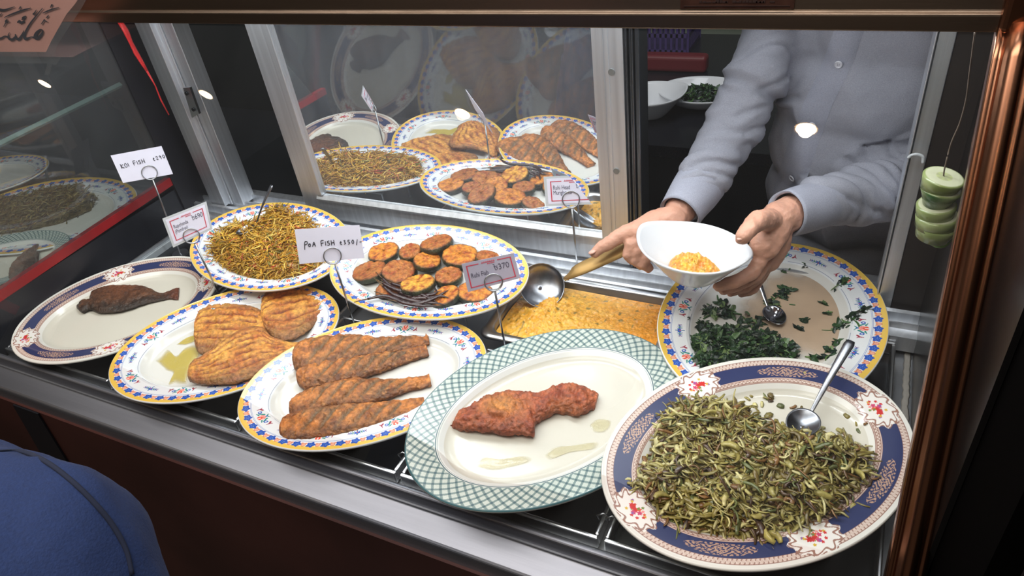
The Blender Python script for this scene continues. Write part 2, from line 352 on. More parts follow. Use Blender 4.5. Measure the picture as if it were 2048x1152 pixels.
# sliding mirror door
sd = thing('sliding_mirror_door', 'aluminium framed sliding door with mirror glass behind the platters', 'sliding door', (-.75, YF, .05 * u))
xa = aty(489, 50, YF)[0]; xb = aty(536, 50, YF)[0]; xc = aty(1183, 56, YF)[0]; xd = aty(1246, 58, YF)[0]
ZB, ZT = .045 * u, .119 * u
ss = MB(); ss.box((xa, YF, ZB), (xa + .72 * (xb - xa), YF + .02, .8 * u)); ss.box((xa + .72 * (xb - xa), YF - .003, ZT), (xb, YF + .02, .8 * u)); bevel(ss.build('left_stile', ALU, sd), .0015)
ss = MB(); ww = xd - xc; 
for a, b, q in ((0, .36, 0), (.36, .44, .0015), (.44, .52, 0), (.52, .58, .0015), (.58, 1, 0)): ss.box((xc + a * ww, YF - .004 + q, ZB), (xc + b * ww, YF + .02, .8 * u))
ss.build('right_stile', ALU, sd)
br = MB(); br.extrude([(YF, ZB), (YF - .001, ZB + .03), (YF, ZT - .014), (YF - .004, ZT - .012), (YF - .004, ZT - .008), (YF + .002, ZT), (YF + .02, ZT), (YF + .02, ZB)], xa + .72 * (xb - xa), xc); br.build('bottom_rail', ALU, sd)
mesh('mirror_pane', [(xb - .002, YF + .006, ZT - .004), (xc + .002, YF + .006, ZT - .004), (xc + .002, YF + .006, .8 * u), (xb - .002, YF + .006, .8 * u)], [(0, 1, 2, 3)], mirror_mat(), sd, False)
for a, b in ((1223, 144), (1233, 342)):
    p = aty(a, b, YF - .004); MB().tube([p, p + np.array([0, -.0015, 0])], .0052, 16, up=(1, 0, 0)).build('screw', mat('pale_screw', (150, 152, 150), .45, .8), sd)
# red ribbon on the left
rb = MB(); pts = [aty(a, b, 1.245 * u) for a, b in ((238, 40), (252, 62), (262, 85), (272, 105), (284, 125), (294, 142))]
rb.tube(pts, [.006, .007, .005, .006, .005, .003], 6, flat=.3)
pts = [aty(a, b, 1.245 * u) for a, b in ((294, 142), (310, 170), (322, 200), (338, 230))]; rb.tube(pts, [.003, .0015, .002, .0015], 6, flat=.4)
tag(rb.build('red_ribbon', mat('red_plastic_ribbon', (205, 40, 42), .35, bump=.5, bscale=200), smooth=True), 'crinkled red plastic ribbon hanging beside the left aluminium jamb', 'ribbon')

# ------------------------------------------------------------------ platters
PA, PB = .198, .146
def arc_table(a, b, n=4000):
    t = np.linspace(0, 2 * np.pi, n); x, y = a * np.cos(t), b * np.sin(t); s = np.r_[0, np.cumsum(np.hypot(np.diff(x), np.diff(y)))]; return t, s
NT = 1440
tt, ss_ = arc_table(PA - .02, PB - .02); LEN = ss_[-1]; SV = np.linspace(0, LEN, NT, endpoint=False); TH = np.interp(SV, ss_, tt)
def cap(S, E, x0, y0, x1, y1, w0, w1=None):        # tapered capsule mask
    w1 = w0 if w1 is None else w1; dx, dy = x1 - x0, y1 - y0; h = np.clip(((S - x0) * dx + (E - y0) * dy) / (dx * dx + dy * dy + 1e-12), 0, 1)
    return np.hypot(S - x0 - h * dx, E - y0 - h * dy) < w0 + (w1 - w0) * h
def put(Cl, M, c): Cl[M] = lin(c)
def fold(S, per, off=0): return (S - off + per / 2) % per - per / 2
def paint_A(S, E, X, Y):
    Cl = np.empty(S.shape + (3,)); Cl[:] = lin((228, 230, 232))
    per = LEN / 46; f = fold(S, per); g = fold(S, per, per / 2); yb = .0098 + .0012 * np.cos(2 * np.pi * S / per)
    put(Cl, E > .047, (220, 218, 212))
    put(Cl, (E > .0012) & (E < .0175), (226, 222, 226))
    put(Cl, (E > .001) & (E < yb), (228, 188, 84))
    put(Cl, np.abs(E - yb) < .0004, (250, 232, 180))
    ang = np.arctan2(E - .0125, f); r = np.hypot(f, (E - .0125) * 1.15); put(Cl, r < .0062 + .0011 * np.cos(5 * ang), (44, 84, 176)); put(Cl, (r < .0035) & (np.abs(np.sin(2.5 * ang)) < .25), (120, 160, 225))
    r = np.hypot(g, (E - .0118) * .9); put(Cl, r < .0034, (234, 168, 140)); put(Cl, (np.hypot(np.abs(g) - .0028, E - .0150) < .0016), (232, 150, 110)); put(Cl, np.abs(r - .0030) < .0004, (200, 120, 90))
    put(Cl, np.abs(E - .0190) < .0004, (46, 84, 170)); put(Cl, np.abs(E - .0203) < .00025, (110, 140, 200))
    P2 = LEN / 8
    f = fold(S, P2, P2 / 4); e = E - .032; a = np.abs(f)
    put(Cl, cap(a, e, .006, .004, .011, -.003, .0016, .0012) | cap(a, e, .011, -.003, .015, .002, .0012, .0008) | cap(a, e, .007, -.004, .012, -.0065, .0012, .0006) | cap(a, e, 0, .006, .005, .0095, .0012, .0006), (52, 140, 130))
    put(Cl, np.hypot(a - .0135, e + .001) < .0030, (70, 104, 190)); put(Cl, np.hypot(a - .0135, e + .001) < .0013, (235, 235, 240))
    put(Cl, cap(a, e, .0185, .004, .0215, .001, .0016, .0014) | cap(a, e, .0215, .001, .021, -.004, .0013, .0006) | cap(a, e, .0215, .0015, .0245, .004, .0012, .0005), (160, 60, 78))
    rr = np.hypot(f, (e + .002) * .85); an = np.arctan2(f, e - .006)
    put(Cl, rr < .0056, (232, 96, 76)); put(Cl, (rr < .0056) & (rr > .001) & (np.cos(14 * an) > .55), (250, 225, 215)); put(Cl, np.hypot(f, e - .0058) < .0018, (60, 110, 170))
    f = fold(S, P2, -P2 / 4); a = np.abs(f)
    put(Cl, cap(a, e, 0, 0, .012, -.001, .0007, .0005), (60, 130, 140))
    for k in range(4):
        x = .003 + k * .0032; put(Cl, cap(a, e, x, -.0005, x + .0022, -.0042 + .0006 * k, .0009, .0004) | cap(a, e, x, 0, x + .0022, .0036 - .0005 * k, .0009, .0004), [(54, 92, 180), (50, 132, 124), (54, 92, 180), (120, 90, 150)][k])
    put(Cl, np.hypot(a - .0016, e + .0012) < .0024, (58, 96, 190)); put(Cl, cap(f, e, 0, -.006, 0, .006, .0009), (56, 110, 160)); put(Cl, np.hypot(f, e) < .0012, (210, 90, 90))
    ln = (np.abs(E - .0445) < .0004) & (np.abs(fold(S, P2, P2 / 4)) > .012); put(Cl, ln, (70, 96, 140))
    return Cl
MED_T = []
def paint_B(S, E, X, Y):
    Cl = np.empty(S.shape + (3,)); Cl[:] = lin((228, 225, 218)); br = (150, 112, 100)
    put(Cl, E > .05, (212, 207, 194))
    band = (E > .007) & (E < .0142); put(Cl, band, (212, 190, 178)); p = .0046
    put(Cl, band & (np.abs(fold(S, p) / p - (E - .0106) / .0075 * .6) < .13), br); put(Cl, band & (np.abs(fold(S, p) / p + (E - .0106) / .0075 * .6) < .13), (222, 204, 194))
    for x in (.0068, .0143): put(Cl, np.abs(E - x) < .0004, br)
    nv = (E > .0148) & (E < .036); put(Cl, nv, (50, 58, 98))
    b2 = (E > .036) & (E < .0435); put(Cl, b2, (218, 198, 186)); put(Cl, b2 & (np.abs(E - .0398 - .0012 * np.sin(S * 2 * np.pi / .006)) < .0006), br)
    for x in (.0362, .0378, .0434, .0420): put(Cl, np.abs(E - x) < .00045, br)
    for k in range(4):
        s0 = np.interp(MED_T[k], tt, ss_); s1 = np.interp(MED_T[(k + 1) % 4], tt, ss_); s1 = s1 + LEN if s1 < s0 else s1; sg = (s0 + s1) / 2
        f = fold(S, LEN, sg); e = E - .0255; q = (f / .040) ** 2 + (e / .0082) ** 2
        pat = (np.abs(np.sin(f * 520 + 2.2 * np.sin(e * 700)) * np.cos(e * 620 + 1.7 * np.sin(f * 380))) > .42)
        put(Cl, (q < 1) & pat & nv, (186, 150, 128)); r = np.hypot(f, e); an = np.arctan2(e, f)
        put(Cl, np.abs(r - .0042 - .0014 * np.cos(6 * an)) < .0007, (196, 162, 140))
    for k in range(4):
        s0 = np.interp(MED_T[k], tt, ss_); f = fold(S, LEN, s0); e = E - .0245; an = np.arctan2(e / .021, f / .031); q = np.hypot(f / .031, e / .0215)
        lob = 1 + .07 * np.cos(10 * an); ok = E > .0035
        put(Cl, ok & (q < lob * 1.02), (238, 233, 228)); sw = np.abs((q / lob - .84) - .09 * np.sin(10 * an + q * 9)) < .065
        put(Cl, ok & (q < lob * 1.05) & (q > .66) & sw, (158, 118, 104)); put(Cl, ok & (np.abs(q - lob * .99) < .03) & (np.sin(an * 14) > -.4), (150, 110, 98))
        rs = np.random.default_rng(5)
        for i in range(26):
            a_, r_ = rs.uniform(0, 6.28), rs.uniform(0, .55) ** .8; c_ = [(206, 52, 50), (224, 92, 60), (206, 70, 110), (238, 150, 150), (214, 176, 60), (120, 140, 70), (150, 90, 160), (206, 52, 50)][i % 8]
            px, py = .024 * r_ * math.cos(a_), .016 * r_ * math.sin(a_); rad = .0028 if c_[0] > 180 and r_ < .35 else .0018
            put(Cl, np.hypot(f - px, e - py) < rad * (1 + .25 * np.cos(5 * np.arctan2(e - py, f - px))), c_)
    return Cl
def paint_C(S, E, X, Y):
    Cl = np.empty(S.shape + (3,)); Cl[:] = lin((228, 228, 224)); zone = (E > .0015) & (E < .0385)
    put(Cl, E > .05, (214, 210, 198))
    put(Cl, zone, (206, 214, 206)); p = LEN / 74
    fine = (np.abs(fold(S, p / 5)) < p / 28) | (np.abs(fold(E, .0028)) < .0004); Cl[zone & fine] *= .93
    A = np.abs(fold(S + E * 1.0, p)) < p * .165; B = np.abs(fold(S - E * 1.0, p)) < p * .165
    put(Cl, zone & (A | B), (130, 150, 148)); put(Cl, zone & A & B, (88, 110, 118))
    put(Cl, E < .0018, (70, 106, 112)); put(Cl, np.abs(E - .0395) < .0007, (66, 100, 108)); put(Cl, np.abs(E - .0418) < .0003, (110, 140, 140)); return Cl
def plate_mesh(name, painter, nr=112):
    es = np.r_[0, np.linspace(.0004, .052, nr), np.linspace(.057, .143, 16)]
    zt = np.interp(es, [0, .0012, .004, .040, .044, .056, .060, .15], [-.0012, 0, -.0006, -.0055, -.0075, -.0175, -.0182, -.0182])
    R = []
    for e_, z_ in zip(es, zt):
        a, b = max(PA - e_, .0), max(PB - e_ * .985, .0)
        if e_ > .06: k = 1 - (e_ - .06) / (.1435 - .06); a, b = (PA - .06) * k, (PB - .059) * k
        R.append(np.stack([a * np.cos(TH), b * np.sin(TH), np.full(NT, z_)], 1))
    top = np.array(R); n0 = len(es)
    S = np.broadcast_to(SV, (n0, NT)); E = np.broadcast_to(es[:, None], (n0, NT))
    Cl = painter(S, E, top[..., 0], top[..., 1])
    und = []
    for sc_, z_ in ((1.0, -.0035), (.955, -.0075), (.80, -.0125), (.72, -.0205), (.68, -.0235), (.66, -.0235), (.65, -.0215)):
        und.append(np.stack([(PA + .0004) * sc_ * np.cos(TH), (PB + .0004) * sc_ * np.sin(TH), np.full(NT, z_)], 1))
    und = np.array(und); G = np.concatenate([und[::-1], top]); CC = np.concatenate([np.full(und.shape, lin((236, 234, 228))), Cl])
    m = len(G); V = G.reshape(-1, 3); i = np.arange(m - 1)[:, None] * NT; k = np.arange(NT)[None]; k2 = (k + 1) % NT
    Q = np.stack([(i + k), (i + k2), (i + NT + k2), (i + NT + k)], -1).reshape(-1, 4)
    c0 = len(V); V = np.vstack([V, [[0, 0, -.0182], [0, 0, -.0215]]]); CC = np.vstack([CC.reshape(-1, 3), Cl[-1, :1], Cl[-1, :1]])
    me = bpy.data.meshes.new(name); nq = len(Q)
    T = np.concatenate([np.stack([(m - 1) * NT + k[0], (m - 1) * NT + k2[0], np.full(NT, c0)], 1), np.stack([k2[0], k[0], np.full(NT, c0 + 1)], 1)])
    me.vertices.add(len(V)); me.vertices.foreach_set('co', V.astype(np.float32).ravel())
    loops = np.concatenate([Q.ravel(), T.ravel()]); me.loops.add(len(loops)); me.loops.foreach_set('vertex_index', loops.astype(np.int32))
    st_ = np.concatenate([np.arange(nq) * 4, nq * 4 + np.arange(len(T)) * 3]); me.polygons.add(len(st_)); me.polygons.foreach_set('loop_start', st_.astype(np.int32))
    me.update(calc_edges=True); me.polygons.foreach_set('use_smooth', np.ones(len(st_), bool)); me.materials.append(PLATEM)
    a = me.color_attributes.new('Col', 'FLOAT_COLOR', 'POINT'); c4 = np.ones((len(V), 4), np.float32); c4[:, :3] = CC; a.data.foreach_set('color', c4.ravel())
    return me
PL = {'koi': (-1.2719, .6371, .0236, .1941, .1575, 52, -.03, 0), 'pom': (-.9495, .6149, .0353, .1980, .1448, 46.7, -.06, 0), 'poa': (-.6426, .6052, .0392, .1971, .1398, 42.5, -.06, 0),
      'check': (-.3327, .6191, .0548, .2095, .1485, 55, -.07, 0), 'gourd': (-.0499, .6211, .0744, .2030, .1496, 49.2, -.05, 0), 'greens': (-.0786, .9149, .0507, .212, .165, 82.7, -.02, 0),
      'brin': (-.6719, .8590, .0712, .1955, .1303, 3.2, -.03, .08), 'cab': (-1.0442, .8504, .0712, .1935, .1349, -8.1, -.02, .08)}
PM = {}
for k, (x, y, z, a, b, ang, sx, sy) in PL.items():
    e1 = Vector((1, 0, sx)).normalized(); nn = Vector((1, 0, sx)).cross(Vector((0, 1, sy))).normalized(); e2 = nn.cross(e1)
    c_, s_ = math.cos(math.radians(ang)), math.sin(math.radians(ang)); ax = e1 * c_ + e2 * s_; ay = e2 * c_ - e1 * s_
    PM[k] = Matrix(((ax.x, ay.x, nn.x, x), (ax.y, ay.y, nn.y, y), (ax.z, ay.z, nn.z, z), (0, 0, 0, 1)))
FLR = -.0182
def onp(k, u_, v_, zl=FLR):                        # pixel -> plate-local point on the plane z = zl
    M = PM[k].inverted(); o = M @ Vector(CAM); d_ = M.to_3x3() @ Vector(ray(u_, v_)); t = (zl - o.z) / d_.z; return o + d_ * t
for px in ((1752, 818), (1408, 782), (1258, 1025), (1632, 1078)):
    p = onp('gourd', *px, -.003); MED_T.append(math.atan2(p.y / (PL['gourd'][4] - .0245), p.x / (PL['gourd'][3] - .0245)) % (2 * math.pi))
MED_T.sort()
meA, meB, meC = plate_mesh('oval_platter', paint_A), plate_mesh('oval_platter', paint_B), plate_mesh('oval_platter', paint_C)
PLL = {'koi': (meB, 'oval platter with navy and gold rim and rose medallions holding one small dark fried fish', 'navy rimmed platters'),
       'pom': (meA, 'oval platter with yellow and blue floral rim holding three fried pomfret in yellow oil', 'yellow floral platters'),
       'poa': (meA, 'oval platter with yellow and blue floral rim holding four long fried fish', 'yellow floral platters'),
       'check': (meC, 'oval platter with green checked rim holding one battered fish piece', None),
       'gourd': (meB, 'oval platter with navy and gold rim heaped with shredded bitter gourd', 'navy rimmed platters'),
       'greens': (meA, 'large oval platter with yellow floral rim holding leftover dark greens', 'yellow floral platters'),
       'brin': (meA, 'oval platter with yellow floral rim holding fried eggplant slices and dried chilies', 'yellow floral platters'),
       'cab': (meA, 'oval platter with yellow floral rim heaped with yellow shredded vegetables', 'yellow floral platters')}
for k, (me, lab, g) in PLL.items():
    o = bpy.data.objects.new('oval_platter', me); C.objects.link(o); tag(o, lab, 'platter', g)
    o.matrix_world = PM[k] @ Matrix.Diagonal((PL[k][3] / PA, PL[k][4] / PB, 1, 1))
# racks that lift the back row of platters
def rack(cx, cy, wx, wy, top, label):
    t = thing('wire_rack', label, 'rack', (cx, cy, -.02), 'wire racks under the back platters'); r = MB()
    for k in range(9): x = cx - wx / 2 + wx * k / 8; r.tube([(x, cy - wy / 2, top), (x, cy + wy / 2, top)], .0012, 6)
    for y in (cy - wy / 2, cy + wy / 2): r.tube([(cx - wx / 2, y, top), (cx + wx / 2, y, top)], .0018, 6)
    r.build('grid', STEEL, t)
    for sx in (-1, 1):
        for sy in (-1, 1): MB().tube([(cx + sx * wx / 2, cy + sy * wy / 2, -.0215), (cx + sx * wx / 2, cy + sy * wy / 2, top)], .0018, 6).build('leg', STEEL, t)
rack(-.675, .875, .18, .10, .043, 'thin steel wire rack holding up the eggplant platter')
rack(-1.045, .865, .18, .10, .043, 'thin steel wire rack holding up the shredded vegetable platter')
rack(-.06, .93, .14, .10, .024, 'thin steel wire rack holding up the platter of greens')
rack(-.03, .63, .16, .12, .046, 'thin steel wire rack holding up the bitter gourd platter')
rack(-.33, .63, .14, .12, .026, 'thin steel wire rack holding up the green checked platter')

# ------------------------------------------------------------------ food
def fb(p, sc_, o=0): return 1.7 * noise.fractal(Vector((p[0] * sc_ + o, p[1] * sc_ - o, p[2] * sc_)), 1.0, 2.0, 4)
FOOD = mat('fried_crust', attr=True, rough=.42, nz=.45, nscale=170, bump=1.0, bscale=300, spec=.45)
WETFOOD = mat('oily_vegetable', attr=True, rough=.3, nz=.22, nscale=220, bump=.3, bscale=300, spec=.5, coat=.15)
def mixc(a, b, t): t = min(max(t, 0), 1); return a * (1 - t) + b * t
def fish(name, plate, up, lo, hmax, hprof, colf, label, cat, group, N=130, M=84, zb=0.0, rough=.0016, zl=None, groove=None, seed=0, parts=None):
    zmid = FLR + zb + hmax * .25 if zl is None else zl
    U = smoothc([tuple(onp(plate, *p, zmid))[:2] for p in up], N); Lw = smoothc([tuple(onp(plate, *p, zmid))[:2] for p in lo], N)
    V = []; cols = []
    cen = (U.mean(0) + Lw.mean(0)) / 2; M4 = PM[plate] @ Matrix.Translation((cen[0], cen[1], FLR + zb))
    for i in range(N):
        s = i / (N - 1); h = hmax * np.interp(s, hprof[0], hprof[1]); wd = np.linalg.norm(U[i] - Lw[i]); h = min(h, wd * .75 + .002)
        for j in range(M):
            a = 2 * math.pi * j / M; c_, s_ = math.cos(a), math.sin(a)
            tv = .5 - .5 * (abs(c_) ** .8) * (1 if c_ > 0 else -1); p = U[i] * (1 - tv) + Lw[i] * tv
            z = h * .45 + (h * .55 * s_ if s_ > 0 else h * .45 * s_)
            q = np.array([p[0] - cen[0], p[1] - cen[1], z]); nz_ = fb(q, 70, seed) * rough + fb(q, 260, seed + 3) * rough * .45
            gv = 0
            if groove is not None and s_ > -.2: gv = groove(s, tv); q[2] -= gv * .0040
            dirv = np.array([0, 0, 1.0]) * s_ + np.append((U[i] - Lw[i]) / (wd + 1e-6) * c_, 0) * .7
            q = q + dirv * nz_; q[2] = max(q[2], 0.0003); V.append(q); cols.append(colf(s, tv, s_, gv, q, seed))
    Fc = [(i * M + k, i * M + (k + 1) % M, (i + 1) * M + (k + 1) % M, (i + 1) * M + k) for i in range(N - 1) for k in range(M)] + [tuple(range(M)), tuple((N - 1) * M + k for k in range(M))[::-1]]
    o = mesh(name, V, Fc, FOOD, None, True, cols); o.matrix_world = M4; tag(o, label, cat, group); return o
cO, cB, cD, cG = lin((206, 124, 52)), lin((150, 84, 40)), lin((84, 54, 38)), lin((224, 160, 70))
def col_poa(s, tv, s_, gv, q, sd):
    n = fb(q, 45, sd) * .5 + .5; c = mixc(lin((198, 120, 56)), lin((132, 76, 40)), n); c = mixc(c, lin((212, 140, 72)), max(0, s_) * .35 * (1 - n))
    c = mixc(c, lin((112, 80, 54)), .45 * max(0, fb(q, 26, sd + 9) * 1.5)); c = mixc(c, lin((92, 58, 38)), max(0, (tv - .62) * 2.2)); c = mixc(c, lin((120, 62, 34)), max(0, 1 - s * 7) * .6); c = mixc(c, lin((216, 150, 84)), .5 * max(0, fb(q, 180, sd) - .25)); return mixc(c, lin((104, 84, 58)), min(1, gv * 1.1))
def slash(s, tv): 
    if not (.22 < s < .85): return 0
    x = (s * 9.5 + tv * 1.6) % 1; return max(0, 1 - abs(x - .5) / .3) * max(0, 1 - abs(2 * tv - .9) ** 2)
hp = ([0, .06, .2, .45, .75, .92, 1], [.35, .8, 1, .95, .6, .42, .4])
POA = [('topmost and farthest back of the four poa fish', [(587, 715), (600, 690), (640, 679), (700, 674), (760, 677), (810, 671), (856, 659)], [(587, 715), (590, 742), (612, 752), (650, 745), (700, 730), (760, 712), (820, 699), (859, 688)]),
       ('second from the back of the four poa fish', [(594, 757), (606, 738), (660, 727), (720, 716), (780, 706), (820, 698), (851, 688)], [(594, 757), (600, 776), (630, 782), (700, 768), (760, 747), (805, 728), (858, 710)]),
       ('third from the back of the four poa fish', [(578, 818), (598, 795), (650, 775), (700, 763), (760, 760), (810, 758), (858, 747)], [(578, 818), (583, 836), (606, 842), (650, 826), (710, 816), (765, 802), (815, 784), (863, 770)]),
       ('nearest the front rim of the four poa fish', [(559, 862), (574, 838), (620, 824), (680, 815), (740, 808), (790, 802), (847, 792)], [(559, 862), (566, 882), (592, 888), (650, 881), (720, 866), (775, 848), (820, 832), (850, 812)])]
for k, (lb, up, lo) in enumerate(POA):
    fish('fried_poa_fish', 'poa', up, lo, .024, hp, col_poa, 'long crisp brown fried fish, ' + lb, 'fried fish', 'four fried poa fish', seed=k * 11, groove=slash, rough=.0017, zb=.0005)
def col_koi(s, tv, s_, gv, q, sd):
    n = fb(q, 60, sd) * .5 + .5; c = mixc(lin((56, 42, 34)), lin((100, 66, 44)), n * 1.3 - .2); c = mixc(c, lin((150, 86, 52)), max(0, .7 - abs(s - .5) * 2.2) * max(0, .9 - tv) * .8); c = mixc(c, lin((44, 36, 30)), max(0, (tv - .55) * 1.8)); return mixc(c, lin((120, 60, 40)), max(0, s - .86) * 4)
fish('fried_koi_fish', 'koi', [(152, 614), (166, 602), (188, 601), (184, 590), (200, 579), (240, 572), (290, 574), (318, 585), (334, 582), (358, 573)], [(152, 614), (164, 626), (180, 622), (205, 628), (245, 624), (290, 609), (318, 601), (338, 597), (356, 599)], .016,
     ([0, .1, .35, .7, .85, 1], [.4, .8, 1, .7, .35, .3]), col_koi, 'small charred dark brown fried fish alone on the navy rimmed platter', 'fried fish', None, seed=3)
def col_pom(s, tv, s_, gv, q, sd):
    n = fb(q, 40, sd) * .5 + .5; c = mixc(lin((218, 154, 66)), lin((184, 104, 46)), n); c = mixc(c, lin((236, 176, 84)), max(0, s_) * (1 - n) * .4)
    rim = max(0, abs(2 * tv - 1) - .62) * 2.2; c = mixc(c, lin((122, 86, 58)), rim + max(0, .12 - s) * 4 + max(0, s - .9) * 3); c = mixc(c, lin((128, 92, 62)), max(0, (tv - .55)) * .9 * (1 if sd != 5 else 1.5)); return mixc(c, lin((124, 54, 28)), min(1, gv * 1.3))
def gr(k, d_=0.0):
    def g(s, tv): 
        if not (.12 < s < .8): return 0
        x = (tv * k + s * d_) % 1; return max(0, 1 - abs(x - .5) / .22) * (1 - abs(2 * tv - 1) ** 3)
    return g
hq = ([0, .08, .3, .6, .85, 1], [.4, .8, 1, 1, .6, .35])
fish('fried_pomfret', 'pom', [(390, 668), (398, 628), (425, 609), (478, 611), (520, 620), (548, 640)], [(390, 668), (392, 695), (405, 712), (450, 716), (505, 700), (548, 672)], .017, hq, col_pom, 'golden fried pomfret with scored side lying at the left of the three', 'fried fish', 'three fried pomfret', seed=5, groove=gr(7, 1), zb=.001)
fish('fried_pomfret', 'pom', [(524, 640), (526, 600), (548, 579), (590, 570), (635, 580), (668, 597)], [(524, 640), (536, 668), (566, 684), (600, 676), (632, 650), (652, 628), (670, 606)], .019, hq, col_pom, 'orange fried pomfret with red scored stripes at the back of the three', 'fried fish', 'three fried pomfret', seed=8, groove=gr(7, -1), zb=.002)
fish('fried_pomfret', 'pom', [(373, 750), (384, 722), (412, 706), (459, 672), (496, 654), (524, 654), (545, 672), (580, 680), (624, 676)], [(373, 750), (382, 761), (420, 768), (470, 765), (524, 747), (572, 722), (602, 704), (626, 686)], .020, hq, col_pom, 'brown and gold fried pomfret lying in front, its head toward the oil', 'fried fish', 'three fried pomfret', seed=14, groove=gr(8, 2), zb=.014, zl=.006)
def col_fil(s, tv, s_, gv, q, sd):
    n = fb(q, 55, sd) * .5 + .5; c = mixc(lin((176, 98, 62)), lin((146, 70, 46)), n * 1.4 - .2)
    b = math.exp(-(((s - .36) / .12) ** 2 + ((tv - .42) / .25) ** 2)); c = mixc(c, lin((198, 134, 66)), b * .85); c = mixc(c, lin((192, 120, 60)), max(0, (tv - .55)) * 1.2 * max(0, 1 - abs(s - .8) * 5)); return mixc(c, lin((104, 52, 36)), max(0, tv - .72) * 2)
fish('battered_fish_piece', 'check', [(898, 850), (915, 832), (945, 812), (985, 794), (1030, 788), (1062, 788), (1092, 786), (1130, 772), (1165, 776), (1197, 789)], [(898, 850), (925, 862), (975, 868), (1030, 872), (1066, 876), (1072, 850), (1094, 836), (1125, 828), (1162, 832), (1190, 812)], .026,
     ([0, .08, .3, .55, .8, 1], [.3, .65, 1, .75, .9, .5]), col_fil, 'reddish brown battered fish piece alone on the green checked platter', 'fried fish', None, seed=21, rough=.0034)
# oil puddles
OILM = mat('yellow_oil', (206, 182, 60), .06, spec=.6, coat=.5, bump=.5, bscale=150)
PALEOIL = mat('pale_oil', (216, 206, 160), .05, spec=.6, coat=.6, bump=1, bscale=260)
def fade(m_, k=1.0):
    n = m_.node_tree.nodes; L = m_.node_tree.links; a = n.new('ShaderNodeAttribute'); a.attribute_name = 'Col'; q = n.new('ShaderNodeMath'); q.operation = 'MULTIPLY'; q.inputs[1].default_value = k
    L.new(a.outputs['Fac'], q.inputs[0]); L.new(q.outputs[0], n['Principled BSDF'].inputs['Alpha'])
fade(OILM, .7); fade(PALEOIL, .55)
def puddle(plate, pts, m, label, sd=0):
    P = [onp(plate, *p, FLR) for p in pts]; P = smoothc([tuple(p)[:2] for p in P] + [tuple(P[0])[:2]], 70)[:-1]; c_ = P.mean(0); V = [(*c_, FLR + .0012)]; Fc = []; n = len(P); K = 6
    for j in range(1, K + 1):
        for i, p in enumerate(P):
            q = c_ + (p - c_) * (j / K) * (1 + .10 * noise.noise(Vector((p[0] * 90 + sd, p[1] * 90, 0))) * (j == K)); V.append((*q, FLR + .0012 * (1 - (j / K) ** 6) + .0003))
    for i in range(n): Fc.append((0, 1 + i, 1 + (i + 1) % n))
    for j in range(K - 1):
        for i in range(n): Fc.append((1 + j * n + i, 1 + (j + 1) * n + i, 1 + (j + 1) * n + (i + 1) % n, 1 + j * n + (i + 1) % n))
    o = mesh('oil_puddle', V, Fc, m, None, True, [(v_, v_, v_) for v_ in [1.0] + [1.0 if j < K - 1 else (.75 if j < K else 0) for j in range(1, K + 1) for i in range(n)]]); o.matrix_world = PM[plate]; tag(o, label, 'oil', None, 'stuff')
puddle('pom', [(312, 722), (335, 700), (352, 712), (372, 694), (396, 690), (404, 706), (385, 735), (376, 760), (372, 772), (352, 768), (336, 772), (346, 748), (330, 740)], OILM, 'yellow oil puddle on the pomfret platter')
puddle('pom', [(352, 690), (372, 676), (392, 670), (396, 680), (372, 690)], OILM, 'small streak of yellow oil at the back of the pomfret platter')
puddle('check', [(948, 935), (962, 915), (1000, 918), (1050, 912), (1065, 922), (1030, 934), (985, 942)], PALEOIL, 'thin pale oil smear near the front of the green checked platter')
puddle('check', [(1085, 912), (1110, 895), (1150, 890), (1195, 884), (1192, 898), (1140, 906), (1100, 920)], PALEOIL, 'shiny oil streak right of centre on the green checked platter')
puddle('check', [(1178, 850), (1195, 838), (1222, 842), (1215, 862), (1190, 866)], PALEOIL, 'small oil patch by the right end of the battered fish')

# piles of shreds
def inpoly(x, y, P):
    c = False; n = len(P); j = n - 1; dmin = 1e9
    for i in range(n):
        xi, yi = P[i]; xj, yj = P[j]
        if (yi > y) != (yj > y) and x < (xj - xi) * (y - yi) / (yj - yi) + xi: c = not c
        dx, dy = xj - xi, yj - yi; t = min(1, max(0, ((x - xi) * dx + (y - yi) * dy) / (dx * dx + dy * dy + 1e-12))); dmin = min(dmin, math.hypot(x - xi - t * dx, y - yi - t * dy)); j = i
    return c, dmin
def pile(name, plate, pts, n, hmax, fall, strand, base_c, label, cat, m=WETFOOD, holes=(), extra=None):
    P = [tuple(onp(plate, *p, FLR + .004))[:2] for p in pts]; A = np.array(P); lo, hi = A.min(0), A.max(0)
    def hgt(x, y):
        c, d_ = inpoly(x, y, P)
        if not c: return 0
        return hmax * (1 - math.exp(-d_ / fall)) * (1 + .45 * noise.noise(Vector((x * 28, y * 28, 1.3))) + .25 * noise.noise(Vector((x * 75, y * 75, 4)))) 
    mb = MB(); G = 46; idx = {}; V = []; Fc = []
    for i in range(G + 1):
        for j in range(G + 1):
            x, y = lo[0] + (hi[0] - lo[0]) * i / G, lo[1] + (hi[1] - lo[1]) * j / G; h = hgt(x, y) - .002; V.append((x, y, FLR + max(h, -.0008)))
    for i in range(G):
        for j in range(G):
            q = (i * (G + 1) + j, (i + 1) * (G + 1) + j, (i + 1) * (G + 1) + j + 1, i * (G + 1) + j + 1)
            if max(V[a][2] for a in q) > FLR - .0005: Fc.append(q)
    mb.add(V, Fc, base_c)
    k = 0
    while k < n:
        x, y = random.uniform(lo[0], hi[0]), random.uniform(lo[1], hi[1]); c, d_ = inpoly(x, y, P)
        if not c: continue
        if random.random() > min(1, d_ / .006 + .35): continue
        k += 1; strand(mb, x, y, FLR + hgt(x, y), hgt)
    if extra: extra(mb)
    o = mb.build(name, m, None, True); o.matrix_world = PM[plate]; return tag(o, label, cat, None, 'stuff')
